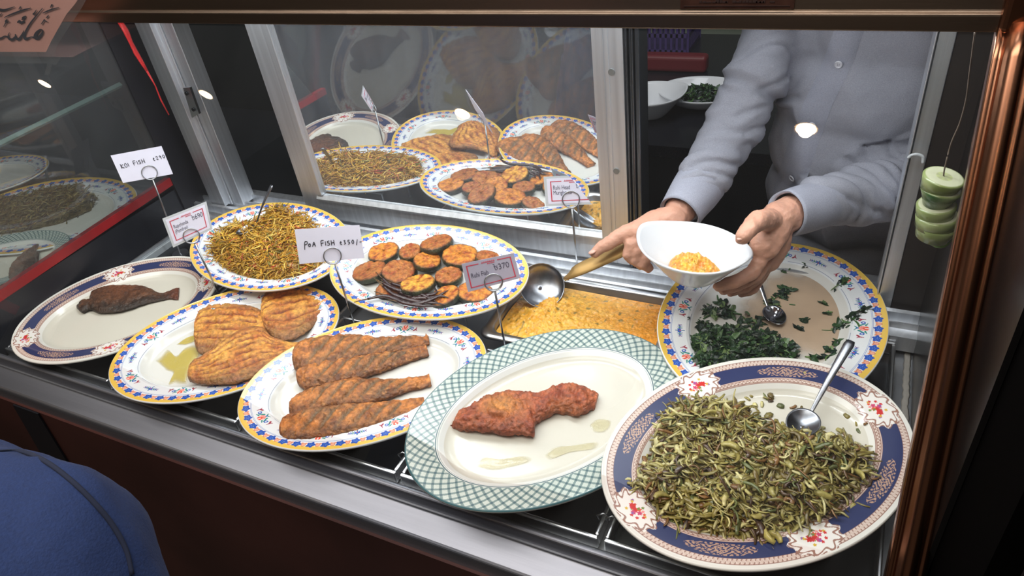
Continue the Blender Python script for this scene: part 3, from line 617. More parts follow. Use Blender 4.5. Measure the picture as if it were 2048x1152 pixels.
def strand_fn(L0, L1, W, T, pal, curl, lift=.004, tilt=.35, seg=5):
    def f(mb, x, y, z, hgt):
        L_ = random.uniform(L0, L1); a = random.uniform(0, 6.28); k = random.gauss(0, curl); sl_ = random.gauss(0, tilt); w_ = W * random.uniform(.55, 1.3); c = random.choices([p[0] for p in pal], [p[1] for p in pal])[0]
        c = lin(c) * random.uniform(.72, 1.22); pts = []; px, py, pz = x, y, z + random.uniform(-.002, lift)
        for i in range(seg):
            pts.append((px, py, max(pz, FLR + .0012))); px += math.cos(a) * L_ / seg; py += math.sin(a) * L_ / seg; a += k; pz += sl_ * L_ / seg; sl_ -= .12
        up_ = Vector((random.gauss(0, .6), random.gauss(0, .6), 1)).normalized()
        mb.tube(pts, [w_ * .75, w_, w_ * 1.1, w_ * .95, w_ * .7][:seg], 5, tuple(c), flat=T, up=up_)
    return f
cabp = [((206, 158, 50), 5), ((184, 132, 36), 4), ((222, 184, 84), 2.5), ((150, 110, 34), 2), ((190, 92, 40), .8), ((120, 112, 48), .8), ((178, 60, 34), .25)]
pile('shredded_vegetables', 'cab', [(415, 502), (428, 488), (446, 464), (470, 450), (486, 446), (500, 452), (520, 446), (540, 420), (562, 414), (590, 428), (628, 440), (645, 470), (660, 505), (668, 520), (655, 532), (625, 545), (590, 562), (545, 568), (500, 558), (470, 552), (442, 540), (424, 520)], 3300, .026, .016,
     strand_fn(.016, .034, .0014, .5, cabp, .22), tuple(lin((170, 122, 36))), 'heap of yellow turmeric cooked shredded cabbage and vegetables', 'vegetables')
def red_bits(mb):
    pass
gp = [((166, 154, 88), 4), ((138, 124, 64), 4), ((200, 190, 132), 2.6), ((116, 98, 52), 3), ((128, 92, 54), 1.8), ((82, 62, 46), 1.3), ((98, 104, 60), 1)]
gpoly = [(1272, 985), (1276, 950), (1295, 925), (1308, 880), (1318, 850), (1345, 815), (1385, 802), (1430, 806), (1480, 822), (1520, 838), (1530, 858), (1575, 862), (1620, 872), (1650, 886), (1700, 890), (1742, 922), (1738, 960), (1706, 995), (1690, 1035), (1640, 1058), (1580, 1078), (1530, 1100), (1480, 1088), (1400, 1080), (1345, 1050), (1300, 1022)]
s1 = strand_fn(.014, .036, .0017, .45, gp, .42, .004, .3); s2 = strand_fn(.014, .030, .0032, .3, gp, .5, .004, .35)
def gst(mb, x, y, z, h): (s2 if random.random() < .34 else s1)(mb, x, y, z, h)
pile('shredded_bitter_gourd', 'gourd', gpoly, 3600, .034, .022, gst, tuple(lin((110, 100, 50))), 'big heap of olive green shredded bitter gourd stir fry', 'vegetables')
def scraps(name, plate, pix, pal, label, m=WETFOOD, W=.0035, L_=.016, T=.35, spread=.006, cat='vegetables'):
    mb = MB()
    for (px, py, nn_) in pix:
        p = onp(plate, px, py, FLR)
        for _ in range(nn_):
            x, y = p.x + random.gauss(0, spread), p.y + random.gauss(0, spread)
            rim = math.hypot(x / (PL[plate][3] - .052), y / (PL[plate][4] - .052)); z = FLR + .001
            if rim > 1: z = FLR + min(.0135, (rim - 1) * .14)+.001
            if math.hypot(x / (PL[plate][3]-.044), y / (PL[plate][4]-.044)) > 1: z = -.0045
            strand_fn(L_ * .5, L_, W, T, pal, .35, .002, .1)(mb, x, y, z, None)
    o = mb.build(name, m, None, True); o.matrix_world = PM[plate]; tag(o, label, cat, None, 'stuff')
scraps('gourd_scraps', 'gourd', [(1515, 800, 4), (1530, 796, 3), (1545, 803, 4), (1478, 803, 2), (1600, 812, 3), (1605, 806, 1), (1722, 862, 4), (1708, 858, 2), (1695, 868, 2), (1655, 868, 3), (1250, 978, 3), (1262, 985, 3), (1540, 842, 2), (1598, 750, 2), (1505, 752, 1), (1690, 778, 1), (1575, 742, 2), (1640, 875, 3), (1560, 1105, 2), (1530, 1095, 3), (1700, 1012, 2), (1290, 1010, 3)], gp, 'stray bits of bitter gourd on the rim and bare part of the navy platter')
# greens
GRN = mat('wilted_leaf', attr=True, rough=.28, nz=.3, nscale=150, bump=.5, bscale=220, spec=.5)
grp = [((34, 54, 36), 4), ((48, 74, 44), 3), ((26, 40, 32), 3), ((72, 98, 58), 1.2), ((104, 124, 78), .6)]
def leaf(mb, x, y, z, h=None, sz=None, lift=.004):
    s = sz or random.uniform(.005, .013); a = random.uniform(0, 6.28); c = tuple(lin(random.choices([p[0] for p in grp], [p[1] for p in grp])[0]) * random.uniform(.7, 1.3)); V = []; Fc = []; n = 5; m = 4
    cz = z + random.uniform(0, lift); ti = random.gauss(0, .5); tj = random.gauss(0, .5); o_ = random.uniform(0, 90)
    for i in range(n):
        for j in range(m):
            uu = (i / (n - 1) - .5) * 2; vv = (j / (m - 1) - .5) * (1.15 - uu * uu); px, py = uu * s, vv * s * .75
            q = noise.noise(Vector((uu * 1.7 + o_, vv * 1.7, 0))) * s * .75
            V.append((x + px * math.cos(a) - py * math.sin(a), y + px * math.sin(a) + py * math.cos(a), max(cz + q + ti * px * .6 + tj * py * .6, FLR + .0008)))
    for i in range(n - 1):
        for j in range(m - 1): Fc.append((i * m + j, (i + 1) * m + j, (i + 1) * m + j + 1, i * m + j + 1))
    mb.add(V, Fc, c)
stem = strand_fn(.010, .022, .0016, .7, [((96, 128, 66), 1), ((60, 100, 50), 2), ((40, 72, 38), 2)], .15, .003, .15)
def gleaf(mb, x, y, z, h): (leaf if random.random() < .74 else stem)(mb, x, y, z, h)
GP2 = [(1380, 700), (1385, 680), (1400, 668), (1418, 655), (1440, 662), (1470, 655), (1490, 668), (1510, 672), (1545, 668), (1556, 684), (1590, 692), (1594, 712), (1570, 722), (1500, 730), (1440, 745), (1400, 752), (1380, 730)]
pile('cooked_greens', 'greens', GP2, 1000, .020, .012, gleaf, tuple(lin((28, 54, 32))), 'clump of dark wilted leafy greens at the front left of its platter', 'vegetables', GRN)
mb = MB()
for (px, py, nn_, sp) in [(1420, 622, 30, .007), (1445, 612, 26, .006), (1460, 630, 16, .007), (1400, 645, 24, .007), (1500, 645, 24, .008), (1520, 640, 12, .006), (1520, 670, 14, .006), (1505, 555, 12, .005), (1518, 545, 10, .004), (1560, 595, 26, .006), (1575, 582, 16, .006), (1542, 612, 12, .005), (1605, 540, 6, .003), (1568, 542, 6, .003), (1690, 578, 9, .004), (1680, 582, 5, .003), (1645, 608, 4, .002), (1658, 630, 6, .003), (1608, 642, 6, .003), (1597, 657, 3, .003), (1665, 662, 3, .002), (1690, 655, 20, .006), (1705, 645, 12, .005), (1725, 635, 10, .004), (1680, 690, 18, .006), (1665, 705, 12, .005), (1470, 580, 3, .003), (1460, 578, 2, .003), (1540, 512, 3, .003), (1580, 738, 8, .004), (1630, 718, 10, .004), (1480, 665, 20, .006)]:
    p = onp('greens', px, py, FLR)
    for _ in range(nn_):
        x, y = p.x + random.gauss(0, sp), p.y + random.gauss(0, sp); rim = math.hypot(x / (PL['greens'][3] - .056), y / (PL['greens'][4] - .056)); z = FLR + max(0, min(.0125, (rim - 1) * .15))
        (leaf if random.random() < .55 else stem)(mb, x, y, z, None) if random.random() < .5 else leaf(mb, x, y, z, None, random.uniform(.003, .007), .003)
o = mb.build('greens_scraps', GRN, None, True); o.matrix_world = PM['greens']; tag(o, 'scattered scraps of leaf and stem over the bare part of the greens platter', 'vegetables', None, 'stuff')
mb = MB()                                          # tan juice stain in the well
P = [onp('greens', *p, FLR) for p in ((1475, 640), (1500, 580), (1560, 545), (1640, 545), (1700, 580), (1725, 625), (1715, 680), (1660, 715), (1600, 712), (1520, 665))]
P = smoothc([tuple(p)[:2] for p in P] + [tuple(P[0])[:2]], 60)[:-1]; c_ = P.mean(0)
JM = mat('tan_juice', (206, 178, 150), .2, nz=.08, nscale=14, spec=.5); fade(JM, .9); V = [(*c_, FLR + .0004)]; nP = len(P); vc = [1.0]; Fc = [(0, 1 + i, 1 + (i + 1) % nP) for i in range(nP)]
for j, (rr_, av) in enumerate(((.4, 1), (.6, .9), (.78, .75), (.9, .45), (1.0, .18), (1.08, 0))):
    V += [(*(c_ + (p - c_) * rr_ * (1 + .05 * math.sin(i * 1.7) + .04 * math.sin(i * .6))), FLR + .0004) for i, p in enumerate(P)]; vc += [av] * nP
    if j: Fc += [(1 + (j - 1) * nP + i, 1 + j * nP + i, 1 + j * nP + (i + 1) % nP, 1 + (j - 1) * nP + (i + 1) % nP) for i in range(nP)]
o = mesh('juice_stain', V, Fc, JM, None, True, [(q_, q_, q_) for q_ in vc]); o.matrix_world = PM['greens']; tag(o, 'tan cooking juice stain covering the well of the greens platter', 'stain', None, 'stuff')

# fried eggplant slices
EGS = [(766, 502, 29, 20, 0, .0, 'pale orange, at the back left'), (818, 501, 20, 19, 8, .006, 'small brown, leaning at the back behind the middle'), (872, 484, 29, 24, -6, .012, 'darkest topped with thick green skin, farthest back'), (851, 519, 26, 20, 12, .010, 'orange, in the centre of the heap'),
       (918, 508, 36, 22, 5, .006, 'largest, deep orange with browned spots, back right'), (974, 514, 26, 14, 15, .004, 'brown, half behind the printed card'), (738, 540, 35, 22, -8, .0, 'dull brown, farthest left'), (795, 540, 32, 23, 10, .004, 'reddish brown, left of centre'),
       (896, 549, 27, 18, 0, .004, 'brown, right of centre'), (834, 566, 33, 24, -3, .010, 'bright golden, at the front middle'), (776, 578, 25, 19, 5, .002, 'brown, front left under the chilies'), (890, 590, 29, 23, -10, .004, 'orange with grey green skin, front right under the chilies'), (948, 581, 35, 22, 5, .002, 'orange with wide green skin, at the front right below the card')]
for k, (px, py, ra, rb_, tl, zz, lb) in enumerate(EGS):
    c0 = onp('brin', px, py, FLR + .014 + zz); e_ = onp('brin', px + ra, py, FLR + .014 + zz); R = (e_ - c0).length
    f_ = onp('brin', px, py + rb_, FLR + .014 + zz); R2 = (f_ - c0).length; R2 = min(R2, R * 1.25); R = max(min(R, R2 * 1.3), R2 * .8)
    T = .013; NA = 56; V = []; Fc = []; cols = []; prof = [(.02, 1), (.3, 1), (.55, 1), (.75, 1), (.88, .98), (.97, .93), (1.0, .75), (1.03, .45), (1.0, .15), (.93, 0), (.5, 0), (.02, 0)]
    top_c = lin((216, 138, 50)) if 'orange' in lb or 'golden' in lb else lin((178, 112, 54)); 
    if 'golden' in lb: top_c = lin((228, 164, 62))
    for i, (r_, z_) in enumerate(prof):
        for j in range(NA):
            a = 2 * math.pi * j / NA; wob = 1 + .06 * noise.noise(Vector((math.cos(a) * 1.3 + k * 5, math.sin(a) * 1.3, 0))) + .02 * noise.noise(Vector((math.cos(a) * 6 + k, math.sin(a) * 6, 0)))
            x, y = R * r_ * wob * math.cos(a), R2 * r_ * wob * math.sin(a); q = (x + k, y, z_ * T); z = z_ * T + (fb(q, 160) * .0012 if z_ > .9 else 0)
            V.append((x, y, z)); t = fb((x, y, k), 90, k) * .5 + .5
            if z_ > .9: c = mixc(top_c, lin((150, 66, 32)), t * 1.5 - .45); c = mixc(c, lin((92, 60, 34)), max(0, r_ - .86) * 6)
            else: c = mixc(lin((72, 78, 58)), lin((44, 40, 36)), t)
            cols.append(c)
    n_ = len(prof); Fc = [(i * NA + j, i * NA + (j + 1) % NA, (i + 1) * NA + (j + 1) % NA, (i + 1) * NA + j) for i in range(n_ - 1) for j in range(NA)] + [tuple(range(NA)), tuple((n_ - 1) * NA + j for j in range(NA))]
    o = mesh('eggplant_slice', V, [f[::-1] for f in Fc], FOOD, None, True, cols)
    o.matrix_world = PM['brin'] @ Matrix.Translation((c0.x, c0.y, FLR + zz + .0015)) @ Matrix.Rotation(math.radians(tl), 4, 'Y') @ Matrix.Rotation(math.radians(-4 - (8 if zz > .009 else 0)), 4, 'X')
    tag(o, 'fried eggplant slice, ' + lb, 'eggplant slice', 'fried eggplant slices')
CHI = mat('dried_chili', (48, 22, 22), .2, nz=.4, nscale=90, bump=.8, bscale=140, coat=.4)
STM = mat('chili_stem', (110, 84, 54), .6)
chs = [[(764, 556), (784, 574), (815, 590), (850, 592), (885, 580)], [(766, 572), (790, 590), (830, 602), (870, 606), (893, 610)], [(735, 598), (770, 592), (810, 606), (850, 612), (880, 611)], [(770, 590), (800, 598), (840, 596), (870, 594), (900, 578)], [(765, 566), (795, 580), (835, 586), (862, 598), (878, 606)], [(800, 604), (830, 608), (860, 600), (880, 592), (899, 596)], [(782, 566), (812, 576), (840, 590), (872, 586), (868, 573)]]
for k, ch in enumerate(chs):
    zz = FLR + .019 + (k % 3) * .002; P = smoothc([tuple(onp('brin', *p, zz)) for p in ch], 22); o0 = P.mean(0)
    t = thing('dried_chili', 'dark wrinkled dried red chili in the bundle at the front of the eggplant platter', 'chili', group='dried chilies on the eggplant', mw=PM['brin'] @ Matrix.Translation(o0))
    r = [.0043 * math.sin(math.pi * min(1, (i + 2.5) / 23)) ** .6 * (1 + .12 * math.sin(i * 2.3 + k)) for i in range(22)]
    MB().tube(P[:22] - o0, r, 10, flat=.7).build('chili_body', CHI, t, True, True)
    dv = P[0] - P[2]; dv = dv / np.linalg.norm(dv); MB().tube([P[0] - o0, P[0] - o0 + dv * .012 + [0, 0, .001], P[0] - o0 + dv * .024], [.0012, .0009, .0008], 6).build('stem', STM, t, True, True)

# ------------------------------------------------------------------ curry pan
px0, px1, py0, py1 = -.672 * u, -.285 * u, .985 * u, 1.232 * u; ZP = .030 * u
cp = thing('curry_pan', 'rectangular stainless steel pan holding orange yellow fish head curry', 'pan', ((px0 + px1) / 2, (py0 + py1) / 2, -.0215))
def rrect(x0, x1, y0, y1, r, n=8):
    P = []
    for cx, cy, a0 in ((x1 - r, y1 - r, 0), (x0 + r, y1 - r, 90), (x0 + r, y0 + r, 180), (x1 - r, y0 + r, 270)):
        for k in range(n + 1): a = math.radians(a0 + 90 * k / n); P.append((cx + r * math.cos(a), cy + r * math.sin(a)))
    return P
loops = [(-.004, .022, ZP - .004), (0, .022, ZP), (.004, .022, ZP + .001), (.012, .02, ZP), (.0145, .02, ZP - .003), (.018, .03, -.010), (.026, .03, -.0165), (.05, .02, -.0165)]
V = []; n_ = 36
for off, r, z in loops: V += [(x, y, z) for x, y in rrect(px0 + off, px1 - off, py0 + off, py1 - off, r)]
und = [(.018, .03, ZP - .006), (.022, .03, -.012), (.03, .03, -.0205), (.055, .02, -.0205)]
k0 = len(loops)
Vu = []
for off, r, z in und: Vu += [(x, y, z) for x, y in rrect(px0 + off - .005, px1 - off + .005, py0 + off - .005, py1 - off + .005, r)]
Fc = [(i * n_ + k, i * n_ + (k + 1) % n_, (i + 1) * n_ + (k + 1) % n_, (i + 1) * n_ + k) for i in range(k0 - 1) for k in range(n_)] + [tuple((k0 - 1) * n_ + k for k in range(n_))]
o = mesh('pan_body', V, Fc, STEEL, cp, True)
bm = bmesh.new(); bm.from_mesh(o.data); bmesh.ops.recalc_face_normals(bm, faces=bm.faces); bm.to_mesh(o.data); bm.free()
sm = o.modifiers.new('thick', 'SOLIDIFY'); sm.thickness = .0012
CUR = mat('curry', attr=True, rough=.3, nz=.22, nscale=160, bump=1, bscale=240, spec=.5, coat=.2)
G = 130; G2 = 90; V = []; cols = []
for i in range(G + 1):
    for j in range(G2 + 1):
        x = px0 + .0175 + (px1 - px0 - .035) * i / G; y = py0 + .0175 + (py1 - py0 - .035) * j / G2; s = i / G; tt_ = j / G2
        m_ = math.exp(-(((s - .28) / .3) ** 2 + ((tt_ - .45) / .4) ** 2)); edge = min(1, min(s, 1 - s, tt_, 1 - tt_) * 14)
        z = .009 + m_ * .012 + (fb((x, y, 0), 90) * .0026 + fb((x, y, 3), 260) * .0018) * (.35 + m_) * edge - (.012 * math.exp(-(((s - .09) / .08) ** 2 + ((tt_ - .75) / .2) ** 2)))
        V.append((x, y, z)); n1 = fb((x, y, 0), 60, 5) * .5 + .5; c = mixc(lin((226, 160, 38)), lin((236, 182, 72)), n1); c = mixc(c, lin((224, 132, 30)), max(0, s - .45) * 1.2)
        g_ = noise.noise(Vector((x * 130, y * 90, 7))); g2 = noise.noise(Vector((x * 330, y * 330, 2)))
        if g_ > .48 or g2 > .62: c = mixc(c, lin((76, 88, 40)), .75)
        if g2 < -.55: c = mixc(c, lin((238, 208, 130)), .6)
        cols.append(c)
Fc = [(i * (G2 + 1) + j, (i + 1) * (G2 + 1) + j, (i + 1) * (G2 + 1) + j + 1, i * (G2 + 1) + j + 1) for i in range(G) for j in range(G2)]
tag(mesh('fish_head_curry', V, Fc, CUR, None, True, cols), 'thick orange yellow curry with herb flecks filling the steel pan', 'curry', None, 'stuff')

# ------------------------------------------------------------------ spoons
def spoon(plate, hp_, bp, zl, zh, label, w=.0042, br=(.026, .018), m=STEEL, zb=.004):
    M = PM[plate]; P0 = onp(plate, *hp_, FLR + zh); P1 = onp(plate, *bp, FLR + zl)
    hd = Vector((P1.x - P0.x, P1.y - P0.y, 0)).normalized(); Pn = P1 - hd * br[0]; 
    t = thing('serving_spoon', label, 'spoon', mw=M @ Matrix.Translation(P1))
    N = 20; pts = []; rr = []
    for i in range(N):
        s = i / (N - 1); p = P0.lerp(Pn, s); p.z += .004 * math.sin(math.pi * s) - .002 * s; pts.append(p - P1); rr.append(w * (1.45 - 1.0 * s) * (.75 if i == 0 else 1))
    MB().tube(pts, rr, 10, flat=.32).build('handle', m, t, True, True)
    pr = Vector((-hd.y, hd.x, 0)); K = 10; A = 32; V = []; Fc = []
    for k in range(K + 1):
        r = k / K
        for a in range(A):
            an = 2 * math.pi * a / A; V.append(hd * math.cos(an) * br[0] * r + pr * math.sin(an) * br[1] * r * (1 - .12 * math.cos(an)) + Vector((0, 0, .0085 * (r * r - 1) + .0085 * .5)))
    for k in range(K):
        for a in range(A): Fc.append((k * A + a, k * A + (a + 1) % A, (k + 1) * A + (a + 1) % A, (k + 1) * A + a))
    o = mesh('bowl', V, Fc, m, t, True, None, True); sf = o.modifiers.new('thick', 'SOLIDIFY'); sf.thickness = .001; return t
SP = mat('polished_spoon_steel', (190, 192, 196), .1, 1)
SPW = mat('worn_spoon_steel', (150, 152, 158), .3, 1, nz=.2, nscale=90)
spoon('greens', (1503, 532), (1549, 634), .006, .03, 'steel spoon lying bowl up among the leftover greens', m=SP, br=(.024, .017))
spoon('gourd', (1702, 682), (1604, 850), .020, .062, 'steel spoon with its bowl pushed into the bitter gourd', m=SPW, br=(.026, .020), w=.0048)
spoon('cab', (544, 370), (492, 462), .026, .095, 'thin steel spoon standing up out of the yellow shredded vegetables', m=SPW, br=(.020, .014), w=.0042)
# ladle
lt = thing('ladle', 'steel ladle with long golden brown handle resting in the curry pan', 'ladle', at(1085, 572, .022))
LB = Vector(at(1083, 572, .038)); K = 12; A = 36; V = []; Fc = []
hx = Vector(aty(1262, 492, 1.15 * u)); hz = Vector(aty(1140, 548, 1.10 * u))
for k in range(K + 1):
    ph = math.pi * .5 * k / K
    for a in range(A): an = 2 * math.pi * a / A; V.append((.041 * math.sin(ph) * math.cos(an), .041 * math.sin(ph) * math.sin(an), -.024 * math.cos(ph) + .006))
Fc = [(k * A + a, k * A + (a + 1) % A, (k + 1) * A + (a + 1) % A, (k + 1) * A + a) for k in range(K) for a in range(A)]
R_ = Matrix.Rotation(math.radians(34), 4, 'Y') @ Matrix.Rotation(math.radians(30), 4, 'X'); V = [LB + R_ @ Vector(v) for v in V]
o = mesh('ladle_bowl', V, Fc, SPW, lt); sf = o.modifiers.new('thick', 'SOLIDIFY'); sf.thickness = .0014
neck = LB + R_ @ Vector((.026, .032, .007)); hm = mat('golden_brown_handle', (150, 118, 66), .42, .5, nz=.15, nscale=30)
pts = smoothc([neck, neck + Vector((.012, .002, .006)), hz, (hz + hx) / 2, hx, hx + (hx - hz).normalized() * .012], 26)
MB().tube(pts, [.004 + .0085 * min(1, i / 16) for i in range(26)], 12, flat=.28, up=(0, -.5, 1)).build('handle', hm, lt, True)

# ------------------------------------------------------------------ price cards and stands
def textmesh(s, size=1.0, font=None):
    cu = bpy.data.curves.new('t', 'FONT'); cu.body = s; cu.size = size; cu.fill_mode = 'FRONT'; o = bpy.data.objects.new('t', cu); C.objects.link(o)
    dg = bpy.context.evaluated_depsgraph_get(); me = bpy.data.meshes.new_from_object(o.evaluated_get(dg)); V = [tuple(v.co) for v in me.vertices]; Fc = [tuple(p.vertices) for p in me.polygons]
    bpy.data.objects.remove(o); bpy.data.meshes.remove(me); return V, Fc
LET = {'K': [[(0, 0), (0, 1)], [(.55, .85), (.05, .4), (.6, 0)]], 'O': [[(.3, .9), (.05, .6), (.1, .15), (.4, .05), (.6, .4), (.5, .8), (.3, .9)]], 'I': [[(.1, .8), (.1, .05)]], 'F': [[(.05, 0), (.05, .9), (.6, 1)], [(.05, .5), (.5, .55)]],
       'S': [[(.5, .85), (.1, .75), (.15, .5), (.5, .4), (.4, .08), (0, .1)]], 'H': [[(.05, 0), (.05, .9)], [(.6, 0), (.6, .95)], [(.05, .45), (.6, .5)]], 'P': [[(.0, -.5), (.2, .9), (.65, .95), (.7, .6), (.15, .4)]], 'o': [[(.6, .6), (.3, .7), (.0, .35), (.2, .05), (.5, .15), (.55, .5), (.3, .5)]],
       'A': [[(0, 0), (.35, .8), (.6, 0)], [(.1, .35), (.55, .35)]], 't': [[(.3, .8), (.1, .3), (.25, .05), (.5, .1)], [(0, .5), (.5, .55)]], '2': [[(0, .75), (.3, .95), (.5, .7), (0, .05), (.6, .1)]], '9': [[(.5, .7), (.25, .95), (.05, .65), (.3, .5), (.5, .75), (.4, 0)]],
       '0': [[(.3, .95), (.05, .6), (.1, .15), (.35, .05), (.55, .4), (.5, .8), (.3, .95)]], '3': [[(.0, .85), (.4, .9), (.2, .5), (.5, .25), (.0, .05)]], '5': [[(.55, .95), (.1, .9), (.1, .55), (.5, .4), (.35, .05), (0, .05)]], '/': [[(.1, -.3), (.5, 1)]], '-': [[(0, .35), (.5, .4)]]}
def card(key, corners, base, ringpx, plan, label, printed=None, hand=None, lam=False, tilt=.3, rr_px=14, ccol=PAPER):
    b = np.array(base); z = 0.0                     # find the ring height above the stand's foot
    best = min(np.linspace(.02, .45, 431), key=lambda q: abs((lambda c: 576 + F * c[1] / c[2])(RC @ (np.array([b[0], b[1], q]) - CAM)) - ringpx[1]))
    Pn = aty(ringpx[0], ringpx[1], b[1]); Pn = np.array([Pn[0], b[1], Pn[2]])
    nv = CAM - Pn; nv[2] = 0; nv /= np.linalg.norm(nv); nv[2] = tilt; nv /= np.linalg.norm(nv)
    def hit(px, off=0):
        d_ = ray(*px); t_ = ((Pn + nv * off - CAM) @ nv) / (d_ @ nv); return CAM + t_ * d_
    TL, TR, BR, BL = [hit(p) for p in corners]; n3 = nv * .0006
    t = thing('price_card', label, 'price card', tuple((TL + BR) / 2)); ux = TR - TL; uy = BL - TL; dd = BR - TR - BL + TL
    f2 = lambda a, b_, o=0: TL + ux * a + uy * b_ + dd * a * b_ + nv * o
    if lam: 
        lo = MB().prism([f2(-.06, -.09), f2(1.06, -.09), f2(1.06, 1.09), f2(-.06, 1.09)], tuple(-n3)).build('laminate_sleeve', LAMIN, t); bevel(lo, .0002)
    MB().prism([f2(0, 0, .0003), f2(1, 0, .0003), f2(1, 1, .0003), f2(0, 1, .0003)], tuple(-n3)).build('card_sheet', ccol, t)
    for side in ((1, .0006), (-1, -.0012)) if printed else ():
        sg, off = side; mx = lambda a: a if sg > 0 else 1 - a
        fr = MB(); th = .022
        for (a0, b0, a1, b1) in ((.07, .10, .31, .10 + th * 1.4), (.67, .10, .93, .10 + th * 1.4), (.07, .90 - th * 1.4, .93, .90), (.07, .10, .07 + th, .90), (.93 - th, .10, .93, .90)):
            fr.prism([f2(mx(a0), b0, off), f2(mx(a1), b0, off), f2(mx(a1), b1, off), f2(mx(a0), b1, off)], tuple(nv * .0001 * sg))
        for k in range(16):                          # small red crest line at the top
            a0 = .36 + k * .0165; hh = .02 + .035 * abs(math.sin(k * 1.7)); fr.prism([f2(mx(a0), .13 - hh, off), f2(mx(a0 + .010), .12 - hh, off), f2(mx(a0 + .010), .135, off), f2(mx(a0), .135, off)], tuple(nv * .0001 * sg))
        for k in range(6): a0 = .47 + k * .024; fr.prism([f2(mx(a0), .16, off), f2(mx(a0 + .018), .16, off), f2(mx(a0 + .018), .19, off), f2(mx(a0), .19, off)], tuple(nv * .0001 * sg))
        fr.build('red_border', REDINK, t)
        tx = MB()
        for s_, a0, b0, hgt_, wf in printed:
            V, Fc = textmesh(s_); xs = max(v[0] for v in V) or 1
            k_ = hgt_ / .7; asp = np.linalg.norm(uy) / np.linalg.norm(ux); V = [f2(mx(a0 + v[0] * k_ * asp * wf), b0 - v[1] * k_, off + sg * .0001) for v in V]; tx.add(V, Fc)
        mesh('printed_text', tx.v, tx.f, GREYINK, t, False)
    if hand:
        tx = MB(); s_, a0, b0, hgt_, wst, slope = hand; x = a0; asp = np.linalg.norm(uy) / np.linalg.norm(ux)
        for ch in s_:
            if ch == ' ': x += hgt_ * asp * .8; continue
            hh = hgt_ * (.8 if ch in 't350-/290o' else 1)
            for st_ in LET[ch]:
                P = smoothc(st_, 14) if len(st_) > 2 else interp(st_, 6); P3 = [f2(x + p[0] * hh * asp * wst, b0 - p[1] * hh - (x - a0) * slope, .0008) for p in P]; tx.tube(P3, .00062, 5, up=tuple(nv))
            x += hgt_ * asp * wst * (.82 if ch != 'I' else .42)
        tx.build('handwriting', INK, t, True)
    # stand
    st = thing('card_stand', plan, 'card stand', (b[0], b[1], -.02), 'steel ring card stands')
    rc = hit(ringpx, .003); rad = rr_px / F * (RC[2] @ (rc - CAM)); e1 = np.cross([0, 0, 1], nv); e1 /= np.linalg.norm(e1); e2 = np.cross(nv, e1)
    for off in (.0028, -.0034):
        MB().tube([rc + nv * (off - .003) + (e1 * math.cos(a) + e2 * math.sin(a)) * rad for a in np.linspace(0, 2 * np.pi, 36, endpoint=False)], .0011, 8, closed=True).build('clip_ring', STEEL, st, True)
    bt_ = rc - e2 * rad - nv * .003; MB().tube([bt_, (b[0], b[1], -.017)], .0018, 10).build('rod', STEEL, st, True)
    ba = [( .018 * math.cos(a), .018 * math.sin(a)) for a in np.linspace(0, 2 * np.pi, 28, endpoint=False)]
    MB().prism([(b[0] + x, b[1] + y, -.0215) for x, y in ba], (0, 0, .004)).build('foot', STEEL, st)
def mv(p, z=0): return tuple(at(*p, z))[:2]
card('koi', [(221, 311), (323, 292), (346, 348), (246, 366)], mv((354, 493)), (299, 345), 'steel ring stand holding the handwritten card at the far left', 'white handwritten card reading KOI FISH, at the far left', hand=('KOI FISH  t290', .10, .50, .16, .85, .10), rr_px=14)
card('rup', [(331, 440), (409, 409), (420, 456), (349, 489)], mv((450, 612)), (383, 472), 'steel ring stand in front of the yellow shredded vegetables', 'laminated red bordered card reading Rupchanda (Pomfret) 690', printed=[('Rupchanda', .12, .44, .15, .62), ('(Pomfret)', .12, .64, .15, .62), ('৳690', .60, .42, .20, .75)], lam=True, rr_px=15)
card('poa', [(589, 459), (719, 450), (729, 516), (599, 528)], mv((712, 658)), (665, 512), 'steel ring stand between the poa and eggplant platters', 'white handwritten card reading POA FISH, in front of the eggplant platter', hand=('PoA FISH t350/-', .11, .52, .16, .84, -.03), rr_px=17)
card('ruh', [(923, 528), (1027, 506), (1041, 556), (936, 584)], mv((1014, 712)), (987, 565), 'steel ring stand just behind the green checked platter', 'red bordered card reading Ruhi Fish 370, over the right of the eggplant', printed=[('Ruhi Fish', .12, .56, .17, .66), ('৳370', .56, .48, .22, .8)], rr_px=18, ccol=mat('greyed_card', (176, 170, 188), .6))
card('mur', [(1093, 358), (1188, 353), (1189, 404), (1097, 408)], mv((1156, 545)), (1142, 399), 'steel ring stand at the back beside the curry pan', 'red bordered card reading Ruhi Head Murighonto 170, hanging before the mirror', printed=[('Ruhi Head', .12, .44, .17, .66), ('Murighonto', .12, .64, .17, .64), ('৳170', .60, .42, .20, .78)], lam=True, rr_px=17)

